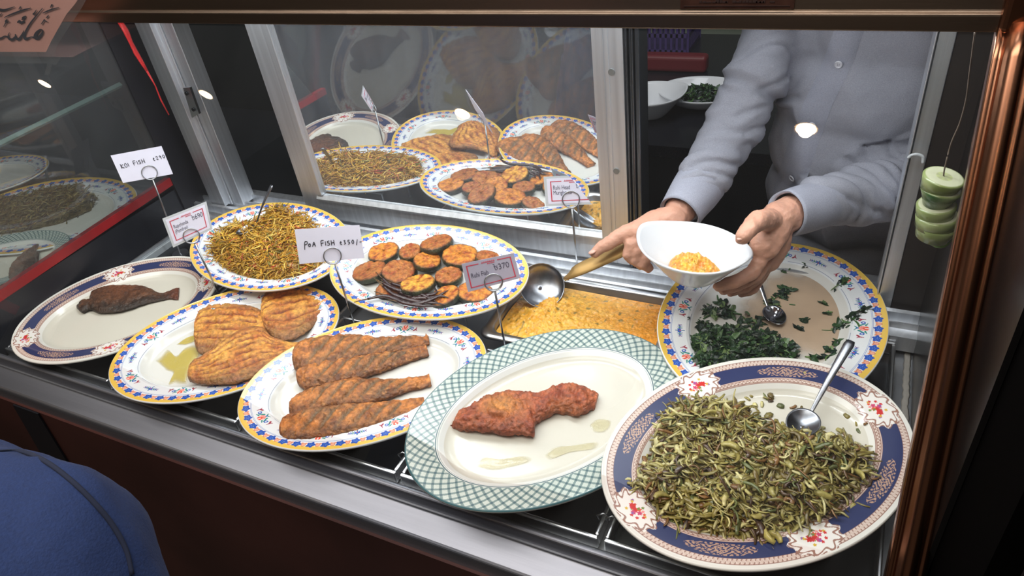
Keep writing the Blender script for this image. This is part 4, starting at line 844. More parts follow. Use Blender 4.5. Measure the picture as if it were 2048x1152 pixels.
# ------------------------------------------------------------------ organic shapes (bodies, cloth)
def balls(mb, chain, sub=5):                        # chain: [(point, radius)] -> overlapping solid capsules
    for (p, r), (q, s) in zip(chain[:-1], chain[1:]):
        p, q = Vector(p), Vector(q); N = max(2, int((q - p).length / (min(r, s) * .35)) + 1)
        for i in range(N + 1):
            t = i / N; mb.append((p.lerp(q, t), r * (1 - t) + s * t))
ICO = None
def blob(name, bl, vox, m, parent=None, smooth=6, ell=()):
    global ICO
    if ICO is None:
        b = bmesh.new(); bmesh.ops.create_icosphere(b, subdivisions=3, radius=1); ICO = ([v.co.copy() for v in b.verts], [[v.index for v in f.verts] for f in b.faces]); b.free()
    V = []; Fc = []
    for p, r in bl:
        k = len(V); V += [p + c * r for c in ICO[0]]; Fc += [[i + k for i in f] for f in ICO[1]]
    for p, M3 in ell:
        k = len(V); V += [Vector(p) + M3 @ c for c in ICO[0]]; Fc += [[i + k for i in f] for f in ICO[1]]
    me = bpy.data.meshes.new('t'); me.from_pydata([tuple(v) for v in V], [], Fc); o = bpy.data.objects.new('t', me); C.objects.link(o)
    rm = o.modifiers.new('r', 'REMESH'); rm.mode = 'VOXEL'; rm.voxel_size = vox; rm.adaptivity = 0
    s_ = o.modifiers.new('s', 'SMOOTH'); s_.iterations = smooth; s_.factor = .6
    dg = bpy.context.evaluated_depsgraph_get(); m2 = bpy.data.meshes.new_from_object(o.evaluated_get(dg)); bpy.data.objects.remove(o)
    V = np.empty(len(m2.vertices) * 3); m2.vertices.foreach_get('co', V); Nn = np.empty(len(m2.vertices) * 3); m2.vertices.foreach_get('normal', Nn)
    Fc = [tuple(p.vertices) for p in m2.polygons]; bpy.data.meshes.remove(m2); return V.reshape(-1, 3), Fc, Nn.reshape(-1, 3)
def P3(px, py, y): return Vector(aty(px, py, y * u))
def diag3(a, b, c, rot=None): 
    M = Matrix.Diagonal((a, b, c)); return (rot.to_3x3() @ M) if rot else M

# ------------------------------------------------------------------ the server behind the counter
server = thing('person', 'person in grey blue button up shirt holding a white bowl and a ladle', 'person', (.02, 1.62 * u, FLOOR))
shR = Vector((-.165, 1.60 * u, .50)); shL = Vector((.20, 1.66 * u, .50))
armR = [P3(1545, 70, 1.55), P3(1512, 160, 1.47), P3(1455, 270, 1.40), P3(1400, 370, 1.31), P3(1362, 425, 1.23)]
armL = [Vector((.205, 1.62 * u, .30)), P3(1900, 300, 1.52), P3(1800, 372, 1.44), P3(1700, 395, 1.35), P3(1610, 415, 1.27), P3(1570, 428, 1.22)]
wR = P3(1345, 440, 1.205); wL = P3(1558, 438, 1.20)
SKIN = mat('skin', (200, 150, 128), .5, nz=.10, nscale=40, bump=.35, bscale=300, spec=.35)
for nd in SKIN.node_tree.nodes:
    if nd.type == 'BSDF_PRINCIPLED': nd.inputs['Subsurface Weight'].default_value = .12; nd.inputs['Subsurface Radius'].default_value = (.01, .004, .002)
body = []
hipc = Vector((.06, 1.72 * u, -.05)); chest = Vector((.03, 1.66 * u, .36)); neckb = Vector((.045, 1.60 * u, .60)); head = Vector((.04, 1.50 * u, .78))
balls(body, [(hipc, .10), (chest, .11), (neckb - Vector((0, 0, .06)), .07), (neckb + Vector((0, -.01, .04)), .052), (head, .055)])
balls(body, [(chest + Vector((0, 0, .1)), .08), (shR, .05)]); balls(body, [(chest + Vector((0, 0, .1)), .08), (shL, .05)])
balls(body, [(shR, .046), (armR[0], .034), (armR[1], .034), (armR[2], .034), (armR[3], .030), (wR + (armR[3] - wR) * .3, .0245)])
balls(body, [(shL, .046), (armL[0], .044), (armL[1], .040), (armL[2], .038), (armL[3], .034), (armL[4], .028), (wL, .026)])
balls(body, [(hipc + Vector((-.08, 0, 0)), .09), (hipc + Vector((-.09, 0, -.35)), .062), (hipc + Vector((-.09, .02, -.74)), .04)]); balls(body, [(hipc + Vector((.08, 0, 0)), .09), (hipc + Vector((.09, 0, -.35)), .062), (hipc + Vector((.09, .02, -.74)), .04)])
# right hand (picture left): index finger along the ladle, others curled
def dep(px, py, y): return P3(px, py, y)
balls(body, [(wR, .0235), (dep(1310, 450, 1.185), .0235), (dep(1280, 462, 1.165), .020)])
balls(body, [(wR + Vector((0, 0, -.012)), .018), (dep(1312, 478, 1.17), .018), (dep(1290, 490, 1.15), .014)])
balls(body, [(dep(1278, 462, 1.16), .0150), (dep(1250, 466, 1.15), .0128), (dep(1222, 483, 1.13), .0112), (dep(1202, 495, 1.12), .0098), (dep(1188, 507, 1.11), .0078)])
balls(body, [(dep(1288, 480, 1.155), .0120), (dep(1262, 490, 1.135), .0108), (dep(1256, 508, 1.125), .0096), (dep(1266, 520, 1.13), .0082)])
balls(body, [(dep(1300, 490, 1.15), .0118), (dep(1276, 505, 1.13), .0104), (dep(1270, 521, 1.125), .0092), (dep(1281, 530, 1.13), .0080)])
balls(body, [(dep(1312, 496, 1.15), .0112), (dep(1292, 514, 1.13), .0098), (dep(1286, 528, 1.125), .0088), (dep(1297, 536, 1.13), .0076)])
balls(body, [(dep(1322, 462, 1.18), .0140), (dep(1288, 490, 1.18), .0115), (dep(1262, 500, 1.175), .0098)])
# left hand (picture right): thumb over the bowl's rim, fingers under it
balls(body, [(wL, .0245), (dep(1545, 462, 1.175), .0245), (dep(1530, 492, 1.15), .0215)])
balls(body, [(wL, .022), (dep(1552, 490, 1.19), .020), (dep(1540, 520, 1.18), .017)])
balls(body, [(dep(1540, 440, 1.165), .0165), (dep(1518, 440, 1.105), .0140), (dep(1500, 456, 1.065), .0122), (dep(1486, 474, 1.045), .0106)])
FT = [((1530, 505, 1.145), (1505, 545, 1.115), (1472, 562, 1.09), (1436, 573, 1.075), .0098), ((1538, 512, 1.165), (1512, 552, 1.14), (1478, 570, 1.115), (1446, 580, 1.095), .0094),
      ((1542, 516, 1.18), (1516, 554, 1.165), (1490, 576, 1.145), (1462, 585, 1.125), .009), ((1546, 518, 1.20), (1524, 550, 1.19), (1506, 578, 1.17), (1484, 588, 1.155), .0082)]
for a, b, c, d_, r in FT: balls(body, [(dep(*a), r * 1.2), (dep(*b), r * 1.08), (dep(*c), r * .98), (dep(*d_), r * .8)])
hd_e = [(head + Vector((0, 0, .06)), diag3(.076, .092, .108)), (head + Vector((0, -.03, .0)), diag3(.055, .06, .062)), (head + Vector((0, -.096, .04)), diag3(.012, .018, .022)),
        (head + Vector((-.078, .01, .05)), diag3(.010, .018, .030)), (head + Vector((.078, .01, .05)), diag3(.010, .018, .030)), (head + Vector((0, -.082, -.002)), diag3(.024, .012, .008))]
V, Fc, N_ = blob('t', body, .0022, SKIN, smooth=5, ell=hd_e)
V = V + N_ * np.array([fb(p, 55) * .0009 + fb(p, 150) * .0004 for p in V])[:, None]
mesh('body', V, Fc, SKIN, server, True)
mbh = []; V, Fc, N_ = blob('t', [], .004, None, smooth=4, ell=[(head + Vector((0, .022, .088)), diag3(.086, .090, .092)), (head + Vector((0, .045, .03)), diag3(.080, .062, .06))])
mesh('hair', V, Fc, mat('black_hair', (22, 18, 16), .6, bump=.8, bscale=500, stretch=(1, 1, .12)), server, True)
for sx in (-1, 1):
    ey = MB(); MB()
    V, Fc, _ = blob('t', [(head + Vector((sx * .03, -.086, .052)), .010)], .002, None, smooth=1); mesh('eye', V, Fc, mat('eye_white', (225, 220, 210), .2), server, True)
# shirt
CLO = mat('grey_blue_cloth', (158, 159, 170), .85, nz=.12, nscale=700, bump=.5, bscale=900)
CUFFM = mat('grey_blue_cuff', (162, 164, 178), .85, nz=.12, nscale=700, bump=.5, bscale=900)
cl_ = []
balls(cl_, [(armR[0] + Vector((-.0, 0, .03)), .056), (armR[0], .054), (armR[1], .051), (armR[2], .049), (armR[3], .043), (armR[3].lerp(armR[4], .5), .036)])
balls(cl_, [(shR + Vector((0, 0, .02)), .062), (armR[0] + Vector((-.0, 0, .03)), .056)])
balls(cl_, [(shL, .064), (armL[0], .058), (armL[1], .056), (armL[2], .053), (armL[3], .047), (armL[4] + (armL[3] - armL[4]) * .35, .040)])
tor = [((.030, 1.655 * u, .60), (.15, .075, .07)), ((.032, 1.62 * u, .50), (.19, .095, .10)), ((.028, 1.59 * u, .40), (.175, .105, .12)), ((.020, 1.575 * u, .30), (.165, .108, .12)), ((.014, 1.575 * u, .20), (.158, .108, .12)), ((.014, 1.60 * u, .10), (.155, .106, .11)), ((.02, 1.64 * u, 0.0), (.155, .10, .11)), ((.03, 1.68 * u, -.08), (.155, .10, .06))]
V, Fc, N_ = blob('t', cl_, .0042, CLO, smooth=8, ell=[(Vector(p), diag3(*r)) for p, r in tor])
def axis_info(p, ax):
    best = (9, 0, 0); acc = 0
    for a, b in zip(ax[:-1], ax[1:]):
        ab = b - a; t = max(0, min(1, (p - a).dot(ab) / ab.length_squared)); d_ = (p - a - ab * t).length
        if d_ < best[0]: best = (d_, acc + t * ab.length, (a + ab * t))
        acc += ab.length
    return best
disp = np.zeros(len(V)); LA = sum((b - a).length for a, b in zip(armR[:-1], armR[1:])); LB_ = sum((b - a).length for a, b in zip(armL[:-1], armL[1:]))
for i, p in enumerate(V):
    v = Vector(p); dR = axis_info(v, armR); dL = axis_info(v, armL); h = 0
    h += noise.fractal(v * 9, 1, 2, 3) * .004
    for dd_, Lt, ax_, bunch in ((dR, LA, armR, .55), (dL, LB_, armL, .9)):
        if dd_[0] < .075:
            s_ = dd_[1]; off_ = v - dd_[2]; wq = v + noise.noise_vector(v * 14) * .018; sq = s_ + (off_.x - off_.z) * .55 + noise.noise(v * 11) * .03
            w1 = noise.noise(Vector((sq * 24, wq.z * 9, wq.y * 9 + bunch * 9))); w2 = noise.noise(Vector((sq * 52 + 3, wq.x * 16, wq.z * 16)))
            k_ = .0060 * (.45 + bunch); h += (w1 * 1.0 - 1.1 * math.exp(-(w1 / .10) ** 2) * .8) * k_ + (w2 * .5 - math.exp(-(w2 / .12) ** 2) * .35) * k_ * .55
            if ax_ is armR: h += .006 * math.exp(-((s_ - .085) / .010) ** 2) - .006 * math.exp(-((s_ - .10) / .008) ** 2)
    if dR[0] > .075 and dL[0] > .075: h += (abs(noise.noise(Vector((v.x * 9 + v.z * 3.5, v.z * 2.2, v.y * 6)))) - .2) * -.030 + noise.noise(v * 26) * .0012
    disp[i] = h
V = V + N_ * disp[:, None]
shirt = mesh('shirt', V, Fc, CLO, server, True)
# cuffs
def cuff(a, b, r0, r1, nm_):
    N = 40; K = 10; V = []; a, b = Vector(a), Vector(b); t = (b - a).normalized(); x = t.cross(Vector((0, 0, 1))).normalized(); y = t.cross(x)
    for k in range(K + 1):
        s = k / K; r = r0 * (1 - s) + r1 * s; c_ = a.lerp(b, s)
        for j in range(N):
            an = 2 * math.pi * j / N; rr = r * (1 + .06 * noise.noise(Vector((math.cos(an) * 1.5, math.sin(an) * 1.5, s * 2 + r0 * 90)))); V.append(c_ + x * math.cos(an) * rr + y * math.sin(an) * rr)
    for j in range(N): V.append(b - t * .006 + (V[K * N + j] - b) * .86)
    for j in range(N): V.append(a + (V[j] - a) * .8)
    Fc = [(k * N + j, k * N + (j + 1) % N, (k + 1) * N + (j + 1) % N, (k + 1) * N + j) for k in range(K + 1) for j in range(N)]
    o = mesh(nm_, V[:(K + 2) * N], Fc, CUFFM, server, True); return o
cuff(armR[3].lerp(armR[4], -.1), armR[4].lerp(wR, .25), .041, .034, 'cuff'); cuff(armL[3].lerp(armL[4], .55), armL[5].lerp(wL, .0), .037, .0345, 'cuff')
# placket and buttons laid on the shirt front
from mathutils.bvhtree import BVHTree
bv = BVHTree.FromPolygons([Vector(v) for v in V] if False else [shirt.matrix_world @ v.co + Vector(server.location) for v in shirt.data.vertices], [tuple(p.vertices) for p in shirt.data.polygons])
def onshirt(px, py, off=.001):
    d_ = Vector(ray(px, py)).normalized(); h_ = bv.ray_cast(Vector(CAM), d_)
    return (h_[0] + h_[1] * off, h_[1]) if h_[0] else None
rows = []
for k in range(30):
    s = k / 29; cx = np.interp(s, [0, .2, .45, .75, 1], [1700, 1676, 1634, 1596, 1570]); cy = 55 + s * 350; row = []
    for q in (-24, -12, 0, 12, 24):
        hh = onshirt(cx + q * 1.25, cy, .0045 - (.0042 if abs(q) == 24 else 0)); row.append(hh[0] if hh else None)
    if all(r is not None for r in row): rows.append(row)
if len(rows) > 3:
    V2 = [p for r in rows for p in r]; Fc2 = [(i * 5 + j, i * 5 + j + 1, (i + 1) * 5 + j + 1, (i + 1) * 5 + j) for i in range(len(rows) - 1) for j in range(4)]
    mesh('placket', V2, Fc2, CUFFM, server, True)
BTN = mat('pale_button', (206, 206, 214), .2)
for px, py in ((1681, 125), (1628, 245), (1590, 352)):
    hh = onshirt(px, py, .0075)
    if hh:
        zq = hh[1].to_track_quat('Z', 'Y').to_matrix(); b_ = MB(); b_.tube([hh[0] + zq @ Vector((.0048 * math.cos(a), .0048 * math.sin(a), 0)) for a in np.linspace(0, 6.283, 24, endpoint=False)], .0012, 8, closed=True)
        b_.prism([hh[0] + zq @ Vector((.0046 * math.cos(a), .0046 * math.sin(a), -.0006)) for a in np.linspace(0, 6.283, 24, endpoint=False)], zq @ Vector((0, 0, .0008))); bo = b_.build('button', BTN, server, False)
        hb = MB()
        for dx, dy in ((.0012, .0012), (-.0012, .0012), (.0012, -.0012), (-.0012, -.0012)): c_ = hh[0] + zq @ Vector((dx, dy, .0004)); hb.prism([c_ + zq @ Vector((.0006 * math.cos(a), .0006 * math.sin(a), 0)) for a in np.linspace(0, 6.283, 8, endpoint=False)], zq @ Vector((0, 0, .0002)))
        hb.build('button_holes', GREYINK, bo, False)
tl = []; balls(tl, [(hipc + Vector((-.08, 0, 0)), .105), (hipc + Vector((-.09, 0, -.35)), .085), (hipc + Vector((-.09, .0, -.78)), .07)]); balls(tl, [(hipc + Vector((.08, 0, 0)), .105), (hipc + Vector((.09, 0, -.35)), .085), (hipc + Vector((.09, 0, -.78)), .07)])
V, Fc, N_ = blob('t', tl, .008, None, smooth=5); mesh('trousers', V, Fc, mat('black_trousers', (24, 25, 32), .8), server, True)

# white bowl in the left hand
def leafbowl(name, cen, yaw, L_, Wd, Hh, label, tilt=(0, 0), cat='bowl'):
    K = 16; A = 96; V = []; Fc = []; M = Matrix.Translation(cen) @ Matrix.Rotation(yaw, 4, 'Z') @ Matrix.Rotation(tilt[0], 4, 'X') @ Matrix.Rotation(tilt[1], 4, 'Y')
    def pt(s, a, z):
        c_, s_ = math.cos(a), math.sin(a); ex = np.interp(s, [0, .5, 1], [1, .95, .86]); x = abs(c_) ** 1.0 * (1 if c_ > 0 else -1); y = abs(s_) ** (1 / ex) * (1 if s_ > 0 else -1)
        rise = .010 * (abs(c_) ** 5) * s; return (x * L_ * s, y * Wd * s, z + rise)
    for k in range(K + 1):
        s = .42 * k / 4 if k <= 4 else .42 + .58 * ((k - 4) / (K - 4)); z = Hh * (max(0, (s - .42) / .58) ** 1.1)
        for a in range(A): V.append(pt(max(s, .001), 2 * math.pi * a / A, z))
    Fc = [(k * A + a, k * A + (a + 1) % A, (k + 1) * A + (a + 1) % A, (k + 1) * A + a) for k in range(K) for a in range(A)]
    o = mesh(name, V, Fc, CERAM, None, True); o.matrix_world = M; sf = o.modifiers.new('thick', 'SOLIDIFY'); sf.thickness = .003; sf.offset = -1; tag(o, label, cat); return o, M
bc = Vector(aty(1384, 530, 1.095 * u)) 
ho, MBW = leafbowl('serving_bowl', bc + Vector((0, 0, -.02)), math.radians(-16), .088, .064, .052, 'glossy white leaf shaped bowl held in a hand above the curry')
V = []; Fc = []; cols = []; G = 44
for i in range(G + 1):
    r = i / G
    for j in range(72):
        a = 2 * math.pi * j / 72; x, y = .036 * r * math.cos(a) * (1 + .12 * math.sin(3 * a)), .027 * r * math.sin(a); z = .004 + .024 * (1 - r * r) ** .7 + (fb((x, y, 0), 130) * .003 + fb((x, y, 2), 320) * .0015) * (1 - r ** 4); V.append((x, y, z)); n1 = fb((x, y, 5), 120) * .5 + .5
        c = mixc(lin((226, 168, 54)), lin((208, 122, 44)), n1 * 1.2 - .2); 
        if noise.noise(Vector((x * 420, y * 420, 3))) > .45: c = mixc(c, lin((96, 110, 50)), .7)
        if noise.noise(Vector((x * 500, y * 500, 8))) > .4: c = mixc(c, lin((240, 210, 140)), .6)
        cols.append(c)
Fc = [(i * 72 + j, i * 72 + (j + 1) % 72, (i + 1) * 72 + (j + 1) % 72, (i + 1) * 72 + j) for i in range(G) for j in range(72)]
o = mesh('curry_mound', V, [f[::-1] for f in Fc], CUR, None, True, cols); o.matrix_world = MBW @ Matrix.Translation((.004, -.004, .006)) @ Matrix.Scale(1.12, 4); tag(o, 'small mound of orange yellow curry inside the hand held white bowl', 'curry', None, 'stuff')

# ------------------------------------------------------------------ kitchen counter behind
kc = thing('kitchen_counter', 'black kitchen counter behind the server with bowls on it', 'counter', (-.4, 2.2 * u, FLOOR))
boxo('counter_body', (-3.4, 2.02 * u, FLOOR), (1.2, 3.05 * u, -.03), mat('black_cabinet', (22, 23, 28), .5), kc); boxo('counter_top', (-3.4, 2.0 * u, -.03), (1.2, 3.07 * u, 0), mat('black_granite', (24, 25, 32), .25, nz=.5, nscale=300), kc)
bo, _ = leafbowl('serving_bowl', Vector(at(1300, 232, .0)) + Vector((0, 0, .003)), math.radians(25), .098, .082, .06, 'empty white square sided bowl on the black counter, half behind the door frame')
c2 = Vector(at(1402, 206, 0)) + Vector((0, 0, .004)); K = 10; A = 64; V = []; 
for k in range(K + 1):
    s = k / K; r = .06 + .050 * max(0, s - .15) ** .8 if s > .15 else .4 * s * .4 + .0001
    z = 0 if s < .15 else .034 * ((s - .15) / .85) ** 1.1; V += [(r * math.cos(a) * 1.12, r * math.sin(a) * .9, z) for a in np.linspace(0, 2 * np.pi, A, endpoint=False)]
o = mesh('oval_bowl', V, [(k * A + a, k * A + (a + 1) % A, (k + 1) * A + (a + 1) % A, (k + 1) * A + a) for k in range(K) for a in range(A)], CERAM); o.location = c2; o.modifiers.new('thick', 'SOLIDIFY').thickness = .003; tag(o, 'white oval bowl with dark greens on the black counter beside the sleeve', 'bowl')
mb = MB()
for _ in range(260): a = random.uniform(0, 6.28); r = random.random() ** .5; leaf(mb, .072 * r * math.cos(a), .05 * r * math.sin(a), .012 + .022 * (1 - r * r), None, random.uniform(.007, .014), .006)
V_ = [(x, y, max(z, .006)) for x, y, z in mb.v]; o = mesh('bowl_greens', V_, mb.f, GRN, None, True, mb.c); o.location = c2; tag(o, 'heap of dark cooked greens in the oval bowl on the black counter', 'vegetables', None, 'stuff')
# purple basket, red tub
pb = Vector(at(1310, 118, .0)); bk = MB(); th = .003; X0, X1, Y0, Y1, Z1 = pb.x - .10, pb.x + .09, pb.y + .05, pb.y + .21, .24
t = thing('plastic_basket', 'purple slotted plastic basket at the back of the black counter', 'basket', (pb.x, pb.y + .13, 0)); PUR = mat('purple_plastic', (70, 56, 110), .5)
for (fx, fy, horiz) in ((0, Y0, 1), (0, Y1, 1), (X0, 0, 0), (X1, 0, 0)):
    n_ = 11; a0, a1 = (X0, X1) if horiz else (Y0, Y1)
    for k in range(n_ + 1):
        q = a0 + (a1 - a0) * k / n_
        if horiz: bk.box((q - .0035, fy - th / 2, 0), (q + .0035, fy + th / 2, Z1))
        else: bk.box((fx - th / 2, q - .0035, 0), (fx + th / 2, q + .0035, Z1))
    for zz in (0, .05, .09, .13, .17, .20, .225):
        if horiz: bk.box((X0, fy - th / 2, zz), (X1, fy + th / 2, zz + .012))
        else: bk.box((fx - th / 2, Y0, zz), (fx + th / 2, Y1, zz + .012))
bk.box((X0, Y0, 0), (X1, Y1, .003)); bk.build('basket_body', PUR, t)
rt = at(1332, 143, .0); rtx = MB(); rtx.box((rt[0] - .13, rt[1] - .01, 0), (rt[0] + .12, rt[1] + .035, .05)); o = rtx.build('chopping_board', mat('red_plastic', (96, 22, 30), .5)); bevel(o, .012, 4); tag(o, 'red plastic board lying in front of the purple basket', 'board')
# spoons standing in the basket
for k in range(3):
    t2 = thing('cutlery_spoon', 'steel spoon standing in the purple basket', 'spoon', (pb.x - .02 + .03 * k, pb.y + .08, .01), 'spoons in the purple basket'); MB().tube([(0, 0, 0), (.01 * k, .01, .20)], .0025, 8, flat=.4).build('handle', STEEL, t2, True, True)
    V, Fc, _ = blob('t', [], .0025, None, smooth=2, ell=[(Vector((.01 * k, .01, .222)), diag3(.012, .004, .02))]); mesh('bowl', V, Fc, STEEL, t2, True, None, True)
# red crate and green cloth seen through the left opening
cr = aty(452, 110, 2.6 * u); t = MB(); t.box((cr[0] - .16, 2.55 * u, 0.0), (cr[0] + .30, 2.9 * u, cr[2] + .03)); o = t.build('red_crate', mat('dull_red_plastic', (92, 22, 28), .6)); bevel(o, .02, 3); tag(o, 'dull red crate in the dim kitchen behind the left opening', 'crate')
V, Fc, N_ = blob('t', [], .008, None, smooth=4, ell=[(Vector((cr[0] + .12, 2.52 * u, cr[2] + .01)), diag3(.09, .03, .06))]); V = V + N_ * np.array([fb(p, 14) * .008 for p in V])[:, None]; o = mesh('green_cloth', V, Fc, mat('green_cloth', (18, 60, 52), .9)); tag(o, 'dark green cloth draped on the red crate in the dim kitchen', 'cloth')

# ------------------------------------------------------------------ hanging cucumber slices
def cuc(px, py, rx_px, tilt, roll, thick, skin, label, bot=.8):
    c_ = Vector(aty(px, py, 1.06 * u)); R = rx_px / F * (RC[2] @ (np.array(c_) - CAM)); A = 48; cols = []; V = []
    prof = [(.02, .5), (.35, .5), (.42, .5), (.6, .5), (.85, .5), (.93, .49), (1, .4), (.5 + bot * .5, 0), (bot, -.5), (bot * .9, -.52), (.02, -.52)]
    for i, (r, z) in enumerate(prof):
        for a in range(A):
            an = 2 * math.pi * a / A; V.append((R * r * math.cos(an), R * r * math.sin(an), z * thick))
            c = lin((150, 154, 120)) if r < .4 else lin((178, 180, 152)) if r < .9 else lin((118, 130, 76))
            if i >= 6: c = mixc(lin(skin), lin((160, 168, 124)), .25 * (1 + math.sin(an * 3 + px)))
            if i >= 9: c = lin((206, 220, 160))
            if i == 1: c = mixc(c, lin((170, 180, 120)), .5 * (1 + math.sin(an * 6)) * .8)
            cols.append(c)
    n_ = len(prof); Fc = [(i * A + a, i * A + (a + 1) % A, (i + 1) * A + (a + 1) % A, (i + 1) * A + a) for i in range(n_ - 1) for a in range(A)] + [tuple(range(A)), tuple((n_ - 1) * A + a for a in range(A))]
    o = mesh('cucumber_slice', V, [f[::-1] for f in Fc], mat('wet_cucumber', attr=True, rough=.25, nz=.08, nscale=60, coat=.3), None, True, cols)
    o.matrix_world = Matrix.Translation(c_) @ Matrix.Rotation(math.radians(roll), 4, 'Y') @ Matrix.Rotation(math.radians(tilt), 4, 'X'); tag(o, label, 'cucumber slice', 'cucumber slices on the hanging string'); return c_
tops = []
for px, py, rx, ti, ro, th_, sk, lb, bt_ in [(1882, 366, 39, 4, 10, .018, (106, 120, 64), 'topmost cucumber slice on the string, tilted, with light green edge', .84), (1877, 393, 38, 0, 6, .022, (38, 74, 36), 'dark skinned cucumber end piece, second from the top of the string', .62),
    (1871, 420, 36, 6, -4, .018, (122, 136, 84), 'pale cucumber slice just below the dark skinned piece', .93), (1873, 440, 39, 4, -2, .016, (132, 146, 94), 'widest pale cucumber slice, fourth from the top of the string', .93), (1870, 460, 37, 4, 6, .018, (122, 136, 84), 'lowest full cucumber slice, fifth from the top of the string', .86)]:
    tops.append(cuc(px, py, rx, ti, ro, th_, sk, lb, bt_))
pts = [aty(1950, 62, 1.05 * u), aty(1940, 140, 1.05 * u), aty(1932, 200, 1.055 * u), aty(1920, 245, 1.06 * u), aty(1903, 285, 1.06 * u), aty(1892, 325, 1.06 * u), aty(1886, 360, 1.06 * u), aty(1872, 485, 1.06 * u)]
tag(MB().tube(smoothc([tuple(p) for p in pts], 60), .0009, 6).build('hanging_string', mat('thin_wire', (96, 84, 74), .5), smooth=True), 'thin brown string hanging from the top beam through the cucumber slices', 'string')
cp_ = [aty(a, b, 1.06 * u) for a, b in ((1850, 466), (1868, 480), (1884, 486), (1898, 476), (1915, 470))]
ch_ = thing('green_chili', 'curled green chili at the bottom end of the hanging string', 'chili', cp_[2]); MB().tube(smoothc([tuple(p) for p in cp_[:4]], 20), [.004 + .003 * math.sin(math.pi * i / 19) for i in range(20)], 10).build('chili_body', mat('green_chili_skin', (110, 150, 70), .25, nz=.1), ch_, True); MB().tube(smoothc([tuple(p) for p in cp_[3:]] + [tuple(cp_[4] + [0.004, 0, .003])], 8), .0016, 6).build('stem', mat('green_stem', (120, 150, 90), .5), ch_, True)

# ------------------------------------------------------------------ counter and platters added behind tinted glass in place of reflections
NX = XL - .03
nc = thing('added_counter', 'dark counter added behind the left glass to carry the reflected platters', 'counter', (-2.6, .9, FLOOR)); boxo('counter_body', (-4.6, .60 * u, FLOOR), (NX, 1.96 * u, .03), mat('added_counter_black', (46, 50, 54), .4), nc); 
boxo('back_board', (-4.6, 1.96 * u, FLOOR), (NX, 1.985 * u, .9), mat('added_counter_board', (40, 44, 46), .6), nc)
def reflection_plate(px, py, me, sx, yaw, label, z=.052, g=None):
    p = at(px, py, z); o = bpy.data.objects.new('oval_platter', me); C.objects.link(o); o.matrix_world = Matrix.Translation(p) @ Matrix.Rotation(math.radians(yaw), 4, 'Z') @ Matrix.Diagonal((sx, sx, 1, 1)); tag(o, label, 'platter', g); return o
fp = reflection_plate(85, 425, meA, 1.25, 8, 'large platter of tan shredded food built as a left glass reflection'); PM['far'] = Matrix.Translation(fp.location) @ Matrix.Rotation(math.radians(8), 4, 'Z'); PL['far'] = (0, 0, 0, .25, .18, 0, 0, 0)
tp = [((128, 112, 70), 4), ((110, 92, 56), 3), ((150, 134, 88), 2), ((90, 66, 44), 2)]
pile('reflected_shredded_food', 'far', [(-60, 430), (-10, 402), (60, 385), (130, 372), (180, 370), (196, 392), (180, 420), (120, 445), (40, 462), (-30, 470)], 1500, .02, .02, strand_fn(.014, .03, .0018, .5, tp, .2), tuple(lin((110, 92, 60))), 'tan shredded food heaped on the platter built as a left glass reflection', 'vegetables')
f2_ = reflection_plate(-12, 520, meC, .80, 35, 'green checked platter built as a left glass reflection above the red tape', z=.06); PM['far2'] = f2_.matrix_world.copy(); PL['far2'] = (0, 0, 0, .19, .14, 0, 0, 0)
fish('reflected_fish_piece', 'far2', [(20, 575), (24, 540), (48, 512), (78, 490), (70, 512)], [(20, 575), (35, 580), (48, 562), (70, 540), (74, 516)], .02, hq, col_koi, 'dark brown fried piece on the green checked platter built as a left glass reflection', 'fried fish', None, seed=44)
reflection_plate(-30, 352, meA, .9, 20, 'yellow rimmed platter farthest back, built as a left glass reflection', z=.052)

# ------------------------------------------------------------------ paper sign at the top left
YS = .93 * u
def sg(px, py, o_=0): return aty(px / 6.776, py / 6.776, YS - o_)
psn = thing('calligraphy_sign', 'pinkish paper with black calligraphy in a clear plastic sleeve at the top left', 'sign', sg(300, 350))
PSM = mat('pink_paper', (206, 150, 138), .6, nz=.04, nscale=10)
poly = [sg(-900, -500), sg(1090, -60), sg(1010, 60), sg(900, 190), sg(780, 400), sg(690, 560), sg(620, 705), sg(-900, 700)]
MB().prism(poly, (0, .0006, 0)).build('paper_sheet', PSM, psn)
SLV = glass_mat('plastic_sleeve', (.9, .92, .9), refl=1.6, rough=.12, haze=.05)
V = [sg(-900, -500, .002), sg(1200, -60, .002), sg(1100, 120, .002), sg(980, 300, .002), sg(860, 480, .002), sg(760, 640, .002), sg(740, 760, .002), sg(825, 775, .002), sg(760, 880, .002), sg(640, 860, .002), sg(-900, 850, .002)]
mesh('plastic_sleeve', V, [tuple(range(len(V)))], SLV, psn, False)
V = [sg(640, 860, .003), sg(700, 870, .003), sg(690, 950, .003), sg(665, 1025, .003), sg(600, 1015, .003), sg(625, 930, .003)]; mesh('tape_end', V, [tuple(range(6))], SLV, psn, False)
def brush(mb, pts):
    P = smoothc([(a, b, w_) for a, b, w_ in pts], max(12, len(pts) * 8)); n = len(P); V = []
    for i in range(n):
        d_ = P[min(i + 1, n - 1)][:2] - P[max(i - 1, 0)][:2]; d_ = d_ / (np.linalg.norm(d_) + 1e-9); 
        for sgn in (-1, 1): V.append(sg(P[i][0] + sgn * d_[1] * P[i][2] * .5, P[i][1] - sgn * d_[0] * P[i][2] * .5, .0014 + .00002 * len(mb.f) ** .3))
        if i % 2 == 0: mb.prism([sg(P[i][0] + P[i][2] * .5 * math.cos(a), P[i][1] + P[i][2] * .5 * math.sin(a), .0013) for a in np.linspace(0, 6.283, 12, endpoint=False)], (0, .0003, 0))
    mb.add(V, [(2 * i, 2 * i + 1, 2 * i + 3, 2 * i + 2) for i in range(n - 1)])
bk = MB()
